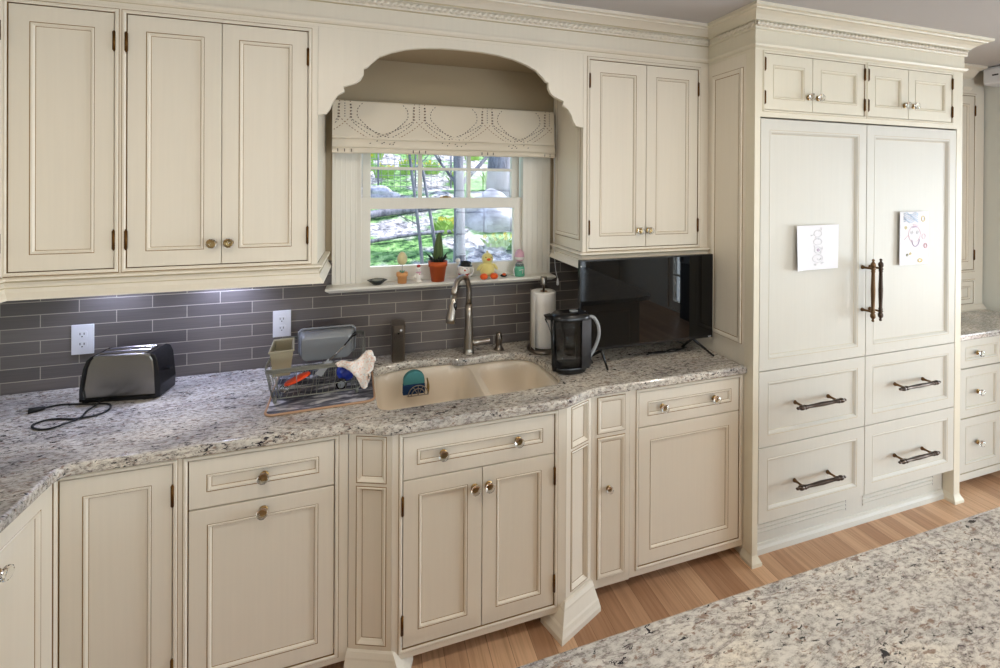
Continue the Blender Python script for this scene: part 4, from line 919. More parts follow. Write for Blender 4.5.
# ================================================================= TOASTER
TR = thing('toaster', 'brushed steel two-slot toaster with its loose black cord', 'toaster', (-0.922, -0.140, CT), -0.13)
w, d, h = 0.127, 0.054, 0.180
mb = MB()
prt = [(-w,0.010),(-w-0.002,0.05),(-w+0.010,0.130),(-w+0.020,0.160),(-w+0.032,0.174),(-w+0.05,0.178),(w-0.045,0.178),(w-0.022,0.172),(w-0.012,0.150),(w-0.004,0.08),(w,0.010)]
mb.prism_y(prt, -d+0.006, d-0.006, 'steel'); mb.build('shell', TR, bevel=0.006)
mb = MB()
for s_, m in ((-1, 'black_plastic'), (1, 'black_plastic')):
    xx = s_*(w-0.004); q = [(xx-0.016,0.008),(xx-0.012*(1 if s_>0 else 1),0.150 if s_>0 else 0.13)]
mb.prism_y([(w-0.002,0.004),(w+0.016,0.004),(w+0.018,0.05),(w+0.008,0.150),(w-0.002,0.174),(w-0.020,0.181),(w-0.022,0.175),(w-0.008,0.150)], -d-0.001, d+0.001, 'black_plastic'); mb.build('end_cap', TR, bevel=0.003); mb = MB()
mb.prism_y([(-w+0.010,0.004),(-w-0.010,0.004),(-w-0.010,0.05),(-w+0.002,0.130),(-w+0.014,0.162),(-w+0.028,0.176),(-w+0.030,0.170),(-w+0.014,0.130),(-w+0.002,0.05)], -d-0.001, d+0.001, 'black_plastic')
mb.build('end_cap', TR, bevel=0.003)
mb = MB(); mb.rbox(-w-0.004, w+0.006, -d-0.002, d+0.002, 0.0, 0.012, 'black_plastic', 0.012); mb.build('base', TR)
for yy in (-0.020, 0.020):
    mb = MB(); mb.box(-0.078, 0.084, yy-0.010, yy+0.010, 0.1775, 0.1795, 'slot'); mb.ring(-0.083, 0.089, -0.015, 0.015, [(0,0,'steel'),(0.002,-0.003,'steel'),(0.005,-0.001,'steel')], T=T(0, yy, 0.179, rx=-PI/2)); mb.build('slot', TR)
mb = MB(); mb.box(w+0.012, w+0.030, -0.012, 0.012, 0.095, 0.106, 'black_plastic'); mb.build('lever', TR, bevel=0.002)
mb = MB(); cz = 0.004
world_cord = [(-1.170,-0.205),(-1.150,-0.186),(-1.115,-0.178),(-1.060,-0.190),(-1.010,-0.205),(-0.960,-0.215),(-0.934,-0.240),(-0.926,-0.275),(-0.945,-0.305),(-1.000,-0.316),(-1.060,-0.300),(-1.100,-0.300),(-1.118,-0.325),(-1.095,-0.355),(-1.050,-0.370),(-1.005,-0.352),(-0.985,-0.320),(-0.990,-0.275),(-0.985,-0.235),(-0.990,-0.195)]
ca, sa = math.cos(0.13), math.sin(0.13)
loc = []
for i_, (x, y) in enumerate(world_cord):
    dx, dy = x+0.922, y+0.140; loc.append((dx*ca-dy*sa, dx*sa+dy*ca, cz+(0.005 if 14 < i_ < 19 else 0)))
mb.tube(bez(loc, 8), 0.0034, 'black_matte', 8); p0 = Vector(loc[0]); 
mb.tube([p0+Vector((0.014,0.01,0.004)), p0+Vector((0,0,0.004)), p0+Vector((-0.022,-0.016,0.006))], [0.005,0.009,0.011], 'black_matte', 8)
for q in (-0.004, 0.004): mb.tube([p0+Vector((-0.022,-0.016+q,0.008)), p0+Vector((-0.036,-0.026+q,0.008))], 0.0015, 'nickel', 5)
mb.build('power_cord', TR)

# ================================================================= DRYING MAT, DISH RACK AND ITS CONTENTS
mt = thing('drying_mat', 'marbled grey drying mat with tan edge under the dish rack', 'mat', (-0.172, -0.270, CT), 0.035)
pts = rrect(-0.196, 0.192, -0.212, 0.210, 0.03, 6)
mb = MB(); mb.prism(pts, 0.0005, 0.006, 'marble_mat'); mb.build('pad', mt)
mb = MB(); mb.tube([(p[0], p[1], 0.0045) for p in pts], 0.0045, 'rim', 8, closed=True); mb.build('border', mt)
RZ = CT+0.011
rk = thing('dish_rack', 'grey wire dish rack standing on the marbled mat', 'dish rack', (-0.195, -0.262, RZ), 0.02)
rw, rd = 0.182, 0.168
mb = MB(); top = rrect(-rw, rw, -rd, rd, 0.035, 6); zt = [0.130 + 0.012*((p[1]+rd)/(2*rd)) for p in top]
vs = []
for (p, z) in zip(top, zt):
    vs += [(p[0], p[1], z-0.006), (p[0], p[1], z+0.006)]
n = len(top); mb.add(vs, [(2*i, 2*((i+1) % n), 2*((i+1) % n)+1, 2*i+1) for i in range(n)], 'wire', True)
mb.tube([(p[0], p[1], z+0.006) for p, z in zip(top, zt)], 0.003, 'wire', 6, closed=True); mb.tube([(p[0], p[1], z-0.006) for p, z in zip(top, zt)], 0.0025, 'wire', 6, closed=True); mb.build('top_rail', rk)
mb = MB(); bot = rrect(-rw+0.02, rw-0.015, -rd+0.02, rd-0.015, 0.03, 6)
mb.tube([(p[0], p[1], 0.018) for p in bot], 0.0025, 'wire', 6, closed=True); mb.tube([((p[0]+q[0])/2, (p[1]+q[1])/2, 0.055) for p, q in zip(bot, top)], 0.0015, 'wire', 6, closed=True)
for k_ in range(0, n, 1):
    p, q = bot[k_], top[k_]; mb.tube([(p[0], p[1], 0.018), (q[0], q[1], zt[k_]-0.006)], 0.0013, 'wire', 5)
for x in [(-0.13+0.065*i) for i in range(5)]:
    for s_ in (-1, 1): mb.tube([(x, s_*(rd-0.02), 0.018), (x*1.1, s_*rd, 0.128)], 0.0013, 'wire', 5)
for y in [(-0.10+0.05*i) for i in range(5)]:
    for s_ in (-1, 1): mb.tube([(s_*(rw-0.018), y, 0.018), (s_*rw, y*1.08, 0.13)], 0.0013, 'wire', 5)
mb.build('basket_wires', rk)
mb = MB()
for i in range(15): x = -0.15+0.3*i/14; mb.tube([(x, -rd+0.02, 0.018), (x, rd-0.015, 0.018)], 0.0013, 'wire', 5)
for i in range(10):
    x = -0.065+0.02*i; mb.tube(bez([(x,-0.02,0.019),(x,-0.01,0.060),(x,0.0,0.082),(x,0.01,0.060),(x,0.02,0.019)], 4), 0.0013, 'wire', 5)
mb.build('plate_prongs', rk)
for cx, cy in ((-0.15,-0.13), (0.15,-0.13), (0.15,0.14), (-0.15,0.14)):
    mb = MB(); mb.lathe([(0.006,-0.0045),(0.0075,0.004),(0.005,0.02)], 'wire', 10, T(cx, cy, 0)); mb.build('foot', rk)

t = thing('utensil_cup', 'open taupe utensil holder hooked in the left corner of the dish rack', 'utensil holder', (-0.338, -0.255, RZ+0.060), 0.10)
mb = MB(); a = [(-0.032,-0.052),(0.030,-0.052),(0.026,0.070),(-0.028,0.070)]; b = [(-0.044,-0.066),(0.042,-0.066),(0.036,0.084),(-0.038,0.084)]
n4 = 4; vs = [(x, y, 0.0) for x, y in a]+[(x, y, 0.106) for x, y in b]+[(x*0.93, y*0.95, 0.106) for x, y in b]+[(x*0.9, y*0.93, 0.003) for x, y in a]
mb.add(vs, [(3,2,1,0),(12,13,14,15)]+[(i, (i+1) % 4, 4+(i+1) % 4, 4+i) for i in range(4)]+[(4+i, 4+(i+1) % 4, 8+(i+1) % 4, 8+i) for i in range(4)]+[(8+i, 8+(i+1) % 4, 12+(i+1) % 4, 12+i) for i in range(4)], 'taupe'); mb.build('cup', t, bevel=0.002)
mb = MB(); mb.sweep([(b[0][0], b[0][1]), (b[1][0], b[1][1]), (b[2][0], b[2][1]), (b[3][0], b[3][1])], [(0,0.100),(0.004,0.102),(0.004,0.107),(0,0.109),(-0.003,0.106)], 'taupe', closed=True); mb.build('rim', t)

t = thing('storage_container', 'frosted plastic container tipped upright at the back of the dish rack', 'container', (-0.175, -0.165, 1.052), 0.02)
mb = MB(); Tm = T(0,0,0, rx=0.18)
A = rrect(-0.098, 0.098, -0.050, 0.050, 0.018, 5); B = rrect(-0.118, 0.118, -0.064, 0.064, 0.022, 5)
# open end faces the wall; local z is the box depth
Tb = Tm @ T(rx=-PI/2)
nA = len(A); vs = [(x, y, -0.035) for x, y in A]+[(x, y, 0.035) for x, y in B]+[(x*0.965, y*0.94, 0.035) for x, y in B]+[(x*0.96, y*0.94, -0.032) for x, y in A]
mb.add(vs, [tuple(range(nA-1,-1,-1)), tuple(range(3*nA, 4*nA))], 'frosted', False, Tb)
mb.add(vs, [(i, (i+1) % nA, nA+(i+1) % nA, nA+i) for i in range(nA)]+[(nA+i, nA+(i+1) % nA, 2*nA+(i+1) % nA, 2*nA+i) for i in range(nA)]+[(2*nA+i, 2*nA+(i+1) % nA, 3*nA+(i+1) % nA, 3*nA+i) for i in range(nA)], 'frosted', True, Tb); mb.build('tub', t)
mb = MB(); mb.sweep(B, [(0,0.030),(0.004,0.031),(0.005,0.036),(0,0.037)], 'frosted', closed=True, T=Tb, smooth=True); mb.build('rim', t)

t = thing('spatula', 'spatula with a black handle sticking out beside the frosted container', 'spatula', (-0.060, -0.262, 1.090), 0.0)
mb = MB(); mb.tube([(-0.095,-0.02,-0.066),(-0.035,-0.008,-0.012)], 0.003, 'nickel', 6); mb.add([(-0.150,-0.035,-0.110),(-0.125,-0.035,-0.125),(-0.082,-0.02,-0.072),(-0.100,-0.02,-0.058)], [(0,1,2,3),(3,2,1,0)], 'greyplastic'); mb.build('blade', t)
mb = MB(); mb.tube(bez([(-0.036,-0.010,-0.012),(-0.020,-0.004,0.006),(-0.004,0.002,0.022),(0.012,0.004,0.034)], 4), [0.0035]*4+[0.005]*5+[0.008]*4, 'black_plastic', 8); mb.build('handle', t)

t = thing('orange_lid', 'bright orange round lid tilted against the front wires of the rack', 'lid', (-0.270, -0.352, 0.992), 0.0)
mb = MB(); mb.lathe([(0.0001,0.004),(0.043,0.004),(0.047,0.002),(0.048,-0.006),(0.045,-0.007),(0.044,0.0),(0.0001,0.0)], 'orange', 32, T(ry=-0.36, rx=-0.14) @ Matrix.Diagonal((1.05,0.9,1,1)))
o = mb.build('disc', t)
t = thing('glass_stopper', 'small clear cut-glass knob lying under the orange lid', 'stopper', (-0.318, -0.345, 0.956))
mb = MB(); mb.lathe([(0.0001,-0.016),(0.010,-0.015),(0.016,-0.008),(0.018,0.0),(0.014,0.010),(0.007,0.014),(0.0001,0.015)], 'crystal', 8, smooth=False); mb.build('cut_glass', t)
t = thing('blue_scoop', 'dark blue plastic scoop with a black cap in the middle of the rack', 'scoop', (-0.090, -0.305, 0.975))
mb = MB(); mb.lathe([(0.012,-0.022),(0.030,-0.010),(0.038,0.012),(0.036,0.012),(0.028,-0.006),(0.010,-0.018)], 'blue', 20, T(rx=0.8, ry=0.3)); mb.tube([(0.0,0.01,0.01),(-0.01,0.02,0.045)], 0.006, 'blue', 8); mb.build('bowl', t)
mb = MB(); mb.lathe([(0.0001,0.0),(0.020,0.0),(0.022,0.004),(0.022,0.014),(0.0001,0.015)], 'black_plastic', 20, T(-0.014,-0.028,-0.030, rx=PI/2)); mb.lathe([(0.012,0.0),(0.014,0.002),(0.012,0.003)], 'greyplastic', 16, T(-0.014,-0.044,-0.030, rx=PI/2)); mb.build('cap', t)
# speckled cloth over the right rail of the rack
poly = [(-0.119,1.046),(-0.096,1.050),(-0.055,1.048),(-0.024,1.062),(-0.010,1.080),(0.004,1.086),(0.020,1.078),(0.024,1.040),(0.022,1.008),(0.004,0.990),(0.001,0.945),(-0.010,0.928),(-0.024,0.935),(-0.040,0.970),(-0.062,1.004),(-0.090,1.022),(-0.116,1.030)]
poly = [(x*0.9625, 1.7683-(1.7683-z)*0.9625) for x, z in poly]
t = thing('dish_cloth', 'speckled white dish cloth draped over the right rail of the rack', 'cloth', (-0.040, -0.452, 1.03))
bm = bmesh.new(); vv = [bm.verts.new((x+0.040, 0, z-1.03)) for x, z in c2(poly+[poly[0]], 3)[:-1]]; f = bm.faces.new(vv)
bmesh.ops.triangulate(bm, faces=[f]); bmesh.ops.subdivide_edges(bm, edges=bm.edges, cuts=2, use_grid_fill=True)
for v in bm.verts: v.co.y = 0.012*noise.noise(Vector((v.co.x*28, 3.1, v.co.z*28))) + 0.004*math.sin(v.co.x*60)
bmesh.ops.recalc_face_normals(bm, faces=bm.faces)
me = bpy.data.meshes.new('cloth_sheet'); bm.to_mesh(me); bm.free(); me.materials.append(M['speckle'])
o = bpy.data.objects.new('cloth_sheet', me); COL.objects.link(o); o.parent = t; sd = o.modifiers.new('thick', 'SOLIDIFY'); sd.thickness = 0.008
for p in me.polygons: p.use_smooth = True

# ================================================================= SINK SPONGE, DISPENSER, FAUCET, PUMP
t = thing('scrub_sponge', 'teal and navy scrub sponge held on the back wall of the sink', 'sponge', (0.208, -0.182, 0.800))
arc = [(-0.052,0.0),(0.046,0.0),(0.046,0.045)]+[(0.046-0.0+(-0.049)*(1-math.cos(a))*1.0, 0.060+0.045*math.sin(a)) for a in [PI*i/10 for i in range(11)]]+[(-0.052,0.045)]
mb = MB(); mb.prism_y([p for p in arc if p[1] >= 0.045 or True][3:-1] + [(-0.052,0.045),(0.046,0.045)], -0.030, 0.0, 'spongeteal'); mb.build('scouring_layer', t, bevel=0.004)
mb = MB(); mb.prism_y([(-0.054,0.0),(0.048,0.0),(0.047,0.046),(-0.053,0.046)], -0.032, 0.0, 'spongeblue'); mb.build('foam_layer', t, bevel=0.004)
t = thing('sponge_holder', 'small wire sponge holder with arched loops in the sink', 'holder', (0.208, -0.182, 0.795))
mb = MB()
for r_ in (0.045, 0.030): mb.tube([(0.015+r_*math.cos(a), -0.037, 0.002+r_*math.sin(a)) for a in [PI*i/14 for i in range(15)]], 0.0024, 'nickel', 6)
for a in (PI/2, PI/3, 2*PI/3): mb.tube([(0.015, -0.037, 0.002), (0.015+0.045*math.cos(a), -0.037, 0.002+0.045*math.sin(a))], 0.0015, 'nickel', 6)
mb.tube([(-0.034,-0.037,0.001),(0.062,-0.037,0.001),(0.066,0.012,0.001)], 0.0024, 'nickel', 6)
mb.tube(bez([(0.060,-0.034,0.0),(0.066,-0.020,0.030),(0.060,-0.004,0.060),(0.066,0.014,0.030),(0.064,0.016,0.0)], 5), 0.0035, 'brass', 6); mb.build('wire_loops', t)

t = thing('soap_dispenser', 'tall dark nickel automatic soap dispenser at the back left of the sink', 'soap dispenser', (0.140, -0.080, CT))
mb = MB(); mb.rbox(-0.031, 0.031, -0.036, 0.036, 0.0, 0.150, 'dark_nickel', 0.012); mb.build('body', t, bevel=0.002)
mb = MB(); mb.rbox(-0.022, 0.022, -0.0385, -0.034, 0.012, 0.138, 'smoke', 0.002); mb.build('reservoir_window', t)
mb = MB(); mb.rbox(-0.031, 0.031, -0.062, 0.036, 0.150, 0.182, 'dark_nickel', 0.014); mb.lathe([(0.006,0),(0.0045,-0.008),(0.003,-0.012)], 'black_plastic', 10, T(0,-0.050,0.150)); mb.ball((0.010,-0.061,0.160), 0.006, 'white_plastic', sy=0.4); mb.build('pump_head', t, bevel=0.003)

FXc, FYc = 0.487, -0.098
t = thing('kitchen_faucet', 'brushed nickel gooseneck faucet with pull-down spray head', 'faucet', (FXc, FYc, CT))
mb = MB(); mb.lathe([(0.0001,0),(0.030,0),(0.030,0.004),(0.0265,0.008),(0.0245,0.03),(0.0225,0.10),(0.0185,0.19),(0.0165,0.25)], 'nickel', 24); mb.build('column', t)
dirx, diry = -0.62, -0.78
R_ = 0.082; cxz = 0.318
arcp = [(0,0,0.245),(0,0,0.285),(0,0,cxz)]
for i in range(1, 15):
    a = PI*i/15*1.03; rr = R_*(1-math.cos(a)); zz = cxz+R_*math.sin(a)*1.0; arcp.append((dirx*rr, diry*rr, zz))
mb = MB(); mb.tube(arcp, 0.0135, 'nickel', 16); mb.build('gooseneck', t)
e = Vector(arcp[-1]); e2 = Vector(arcp[-2]); dd = (e-e2).normalized()
dd = (dd + Vector((dirx*0.10, diry*0.10, -0.2))).normalized()
mb = MB(); mb.tube([e-dd*0.004, e+dd*0.03, e+dd*0.055, e+dd*0.105, e+dd*0.125], [0.0145,0.015,0.018,0.0215,0.0205], 'nickel', 18); sp_ = mb.build('spray_head', t)
mb = MB(); q = e+dd*0.048+Vector((0.010,-0.014,0)); mb.ball(tuple(q), 0.0085, 'black_plastic', sz=2.2, sy=0.7); mb.build('button', sp_)
mb = MB(); mb.lathe([(0.014,0.0),(0.0155,0.012),(0.013,0.02),(0.0115,0.05),(0.0105,0.086),(0.0095,0.092),(0.0001,0.093)], 'nickel', 16, T(0.018,-0.004,0.052, ry=PI/2-0.10, rz=-0.10)); mb.build('lever_handle', t)

t = thing('air_gap', 'short nickel air gap cap right of the faucet', 'faucet fitting', (0.648, -0.093, CT))
mb = MB(); mb.lathe([(0.0001,0),(0.027,0),(0.027,0.004),(0.021,0.010),(0.016,0.022),(0.0165,0.030),(0.018,0.060),(0.0165,0.072),(0.014,0.075),(0.015,0.080),(0.012,0.088),(0.0001,0.090)], 'dark_nickel', 24); mb.build('cap', t)

# ================================================================= PAPER TOWEL
t = thing('paper_towel_holder', 'nickel countertop paper towel stand beside the sink', 'paper towel holder', (0.872, -0.150, CT))
mb = MB(); mb.lathe([(0.0001,0),(0.085,0),(0.087,0.004),(0.085,0.014),(0.078,0.019),(0.0001,0.020)], 'dark_nickel', 40); mb.build('base', t)
mb = MB(); mb.lathe([(0.006,0.02),(0.006,0.335),(0.017,0.335),(0.0175,0.340),(0.0175,0.372),(0.015,0.376),(0.0001,0.376)], 'nickel', 20); mb.build('post', t)
mb = MB(); mb.tube(bez([(-0.078,-0.018,0.012),(-0.079,-0.018,0.10),(-0.078,-0.018,0.30),(-0.076,-0.018,0.318)], 4), 0.003, 'nickel', 8); mb.build('tension_arm', t)
t = thing('paper_towel_roll', 'white paper towel roll with a loose sheet on the stand', 'paper towel', (0.872, -0.150, CT+0.021))
mb = MB(); mb.lathe([(0.021,0.002),(0.060,0.0),(0.063,0.003),(0.0635,0.277),(0.060,0.281),(0.021,0.280),(0.021,0.002)], 'towel', 40, cap=False); mb.build('roll', t)
mb = MB(); sp2 = bez([(-0.005,0.0645,0),(-0.040,0.052,0),(-0.066,0.020,0),(-0.072,-0.020,0),(-0.070,-0.058,0)], 6); vs = []
for p in sp2: vs += [(p.x, p.y, 0.002), (p.x, p.y, 0.279)]
mb.add(vs, [(2*i, 2*i+2, 2*i+3, 2*i+1) for i in range(len(sp2)-1)], 'towel', True); o = mb.build('loose_sheet', t); s2 = o.modifiers.new('thick', 'SOLIDIFY'); s2.thickness = 0.001
mb = MB(); mb.lathe([(0.0205,0.003),(0.0205,0.2795),(0.018,0.2795),(0.018,0.003)], 'rim', 20, cap=False); mb.build('cardboard_core', t)

# ================================================================= WATER PITCHER
t = thing('water_pitcher', 'black filter water pitcher with smoky clear body and grey handle', 'pitcher', (0.884, -0.432, CT), -0.05)
t.scale = (0.93, 0.93, 0.93)
def ell(a, b, n=32, ex=2.6): 
    out = []
    for i in range(n):
        th = 2*PI*i/n; c_, s_ = math.cos(th), math.sin(th); out.append((a*abs(c_)**(2/ex)*(1 if c_ >= 0 else -1), b*abs(s_)**(2/ex)*(1 if s_ >= 0 else -1)))
    return out
def loft(mb, secs, m, cap=(True, True)):                         # secs: (a, b, z, dx)
    n = 32; vs = []
    for a, b, z, dx in secs: vs += [(x+dx, y, z) for x, y in ell(a, b, n)]
    k_ = len(secs); mb.add(vs, [(i*n+q, i*n+(q+1) % n, (i+1)*n+(q+1) % n, (i+1)*n+q) for i in range(k_-1) for q in range(n)], m, True)
    c_ = []
    if cap[0]: c_.append(tuple(range(n-1,-1,-1)))
    if cap[1]: c_.append(tuple(range((k_-1)*n, k_*n)))
    if c_: mb.add(vs, c_, m)
mb = MB(); loft(mb, [(0.070,0.042,0.010,0),(0.080,0.050,0.020,0),(0.088,0.053,0.05,0),(0.092,0.055,0.12,0),(0.096,0.057,0.262,0)], 'smoke', (True, False))
loft(mb, [(0.0935,0.0545,0.262,0),(0.0895,0.0525,0.12,0),(0.0855,0.0505,0.05,0),(0.074,0.045,0.016,0)], 'smoke', (False, True)); mb.build('jug', t)
mb = MB(); loft(mb, [(0.062,0.044,0.0,0.004),(0.076,0.051,0.004,0.002),(0.086,0.055,0.018,0),(0.089,0.0565,0.034,0),(0.0875,0.0555,0.035,0),(0.080,0.051,0.012,0)], 'black_plastic', (True, True))
# curved black side bands joining base and lid
for s_ in (-1, 1):
    mb.tube([(s_*0.083,-0.020,0.020),(s_*0.092,-0.022,0.06),(s_*0.095,-0.022,0.14),(s_*0.097,-0.022,0.262)], [0.014,0.010,0.008,0.010], 'black_plastic', 8)
mb.prism([(0.040,-0.060),(0.099,-0.034),(0.099,0.034),(0.060,0.055),(0.055,0.048),(0.092,0.028),(0.088,-0.030),(0.036,-0.052)], 0.03, 0.262, 'black_plastic'); 
cr = [(-0.090+0.0,0.115),(-0.080,0.070),(-0.055,0.042),(-0.01,0.028),(0.04,0.022)]
for a, b in zip(cr, cr[1:]): mb.add([(a[0],-0.056+abs(a[0])*0.25,a[1]),(b[0],-0.057+abs(b[0])*0.25,b[1]),(b[0],-0.055+abs(b[0])*0.25,0.0+0.018),(a[0],-0.052+abs(a[0])*0.25,0.018)], [(0,1,2,3)], 'black_plastic')
mb.build('black_frame', t)
mb = MB(); loft(mb, [(0.099,0.060,0.258,0),(0.101,0.061,0.264,0),(0.100,0.060,0.276,0),(0.086,0.052,0.289,0.004),(0.050,0.034,0.294,0.008)], 'black_plastic'); 
mb.rbox(0.000, 0.040, -0.012, 0.012, 0.293, 0.298, 'greyplastic', 0.008); mb.rbox(0.060, 0.082, -0.008, 0.008, 0.286, 0.291, 'white_plastic', 0.006); mb.build('lid', t)
mb = MB(); mb.prism([(-0.094,-0.022),(-0.122,-0.006),(-0.122,0.006),(-0.094,0.022)], 0.262, 0.284, 'black_plastic', top=[(-0.094,-0.026),(-0.134,-0.008),(-0.134,0.008),(-0.094,0.026)]); mb.tube([(-0.128,0,0.266),(-0.112,-0.002,0.235),(-0.098,-0.004,0.190)], [0.003,0.003,0.002], 'smoke', 6); mb.build('spout', t)
mb = MB(); mb.lathe([(0.026,0.085),(0.029,0.12),(0.033,0.19),(0.042,0.20),(0.045,0.255)], 'smoke', 24); mb.build('filter_reservoir', t)
mb = MB(); mb.lathe([(0.0001,0.085),(0.028,0.086),(0.029,0.112),(0.0001,0.113)], 'black_matte', 24); mb.build('filter_cartridge', t)
mb = MB(); mb.tube(bez([(0.096,0,0.262),(0.128,0,0.255),(0.152,0,0.215),(0.156,0,0.165),(0.140,0,0.115),(0.112,0,0.070),(0.094,0,0.052)], 6), 0.0095, 'greyplastic', 12)
mb.tube([(0.100,0,0.062),(0.122,0.0,0.028)], 0.007, 'black_plastic', 8); mb.build('handle', t)

# ================================================================= TELEVISION
t = thing('television', 'flat black television standing on splayed feet beside the refrigerator cabinet', 'television', (1.306, -0.425, CT))
TW, TZ0, TZ1 = 0.374, 0.082, 0.504
mb = MB(); mb.box(-TW, TW, -0.013, 0.006, TZ0, TZ1, 'black_plastic'); mb.rbox(-TW+0.06, TW-0.06, 0.006, 0.045, TZ0+0.03, TZ1-0.14, 'black_matte', 0.02); mb.build('casing', t, bevel=0.002)
mb = MB(); mb.box(-TW+0.006, TW-0.006, -0.0145, -0.0125, TZ0+0.014, TZ1-0.006, 'screen'); mb.build('screen', t)
for s_ in (-1, 1):
    mb = MB(); xx = s_*0.255
    mb.tube([(xx,0.0,TZ0+0.004),(xx+s_*0.018,-0.006,0.07),(xx+s_*0.085,-0.060 if s_ > 0 else -0.035,0.006)] if s_ > 0 else [(xx,0.0,TZ0+0.004),(xx,-0.006,0.07),(xx,-0.060,0.006)], [0.008,0.007,0.005], 'black_plastic', 8)
    mb.tube([(xx,0.0,TZ0+0.004),(xx,0.006,0.07),(xx+s_*0.02,0.09,0.006)], [0.008,0.007,0.005], 'black_plastic', 8); mb.build('foot', t)
mb = MB(); mb.box(TW-0.030, TW-0.010, -0.0155, -0.0140, TZ0+0.004, TZ0+0.009, 'greyplastic'); mb.build('badge', t)
mb = MB(); mb.ball((-TW+0.006,-0.013,TZ1-0.028), 0.0035, 'white_plastic'); mb.build('corner_sticker', t)
mb = MB(); cr_ = lambda p: [(x-1.306, y+0.425, 0.0035) for x, y in p]
mb.tube(bez(cr_([(1.36,-0.35),(1.44,-0.37),(1.50,-0.345),(1.56,-0.355),(1.62,-0.30),(1.60,-0.20)]), 6), 0.003, 'black_matte', 6)
mb.tube(bez(cr_([(1.34,-0.37),(1.42,-0.355),(1.50,-0.37),(1.60,-0.345)]), 6), 0.003, 'black_matte', 6); mb.build('power_cord', t)

# ================================================================= LIGHTS IN THE ROOM
def area(name, loc, rot, sx, sy, power, col=(1,1,1), parent=None, spread=None):
    l = bpy.data.lights.new(name, 'AREA'); l.shape = 'RECTANGLE'; l.size = sx; l.size_y = sy; l.energy = power; l.color = col
    if spread: l.spread = spread
    o = bpy.data.objects.new(name, l); COL.objects.link(o); o.location = loc; o.rotation_euler = rot
    if parent: o.parent = parent
    return o
# unseen ceiling fixtures, added to fill the kitchen with warm light
for i, (x, y) in enumerate(((-0.3, -1.55), (1.35, -1.55), (2.9, -2.6), (0.2, -3.4), (2.0, -3.4), (3.4, -3.4))):
    t = thing('added_downlight', 'round white recessed ceiling light added out of view to fill the kitchen', 'ceiling light', (x, y, ZC), 0, 'added recessed fill lights')
    mb = MB(); mb.lathe([(0.085,-0.001),(0.083,-0.006),(0.066,-0.004),(0.060,-0.001)], 'white_plastic', 32, cap=False); mb.build('trim_ring', t)
    mb = MB(); mb.lathe([(0.060,-0.002),(0.0001,-0.002)], 'lamp', 24, cap=False); mb.build('lens', t)
    l = bpy.data.lights.new('fill_bulb', 'AREA'); l.shape = 'DISK'; l.size = 0.12; l.energy = P_BULB; l.color = (1, 0.90, 0.77)
    o = bpy.data.objects.new('fill_bulb', l); COL.objects.link(o); o.parent = t; o.location = (0, 0, -0.012)
for i, x in enumerate((-1.02, -0.62)):
    t = thing('under_cabinet_light', 'small puck light under the wall cabinets left of the window', 'cabinet light', (x, -0.10, 1.446), 0, 'puck lights under the wall cabinets')
    mb = MB(); mb.lathe([(0.0001,0.0),(0.032,0.0),(0.032,-0.010),(0.028,-0.012)], 'white_plastic', 24, cap=False); mb.lathe([(0.028,-0.0115),(0.0001,-0.0115)], 'led', 24, cap=False); mb.build('housing', t)
    l = bpy.data.lights.new('led', 'SPOT'); l.energy = 11.0 if i else 6.0; l.color = (0.58, 0.66, 1.0); l.spot_size = 2.4; l.spot_blend = 0.8; l.shadow_soft_size = 0.02
    o = bpy.data.objects.new('led', l); COL.objects.link(o); o.parent = t; o.location = (0, 0, -0.02)
# area lamps for daylight at the added unseen openings and the narrow glazed door
DAY = (0.75, 0.88, 1.0)
area('patio_fill', (X1-1.65, Y0-0.14, 1.1), (PI/2, 0, 0), 2.2, 2.1, P_PATIO, DAY)
area('window_fill', (X1-4.9, Y0-0.14, 1.6), (PI/2, 0, 0), 1.1, 1.25, P_FRONT, DAY)
area('window_fill', (X2+0.16, (RY0+RY1)/2, 1.18), (0, PI/2, 0), 2.1, 2.8, P_RIGHT, DAY)
area('door_daylight', (X1+0.16, (DY0+DY1)/2, 1.15), (0, PI/2, 0), 2.1, 0.33, 14, DAY)

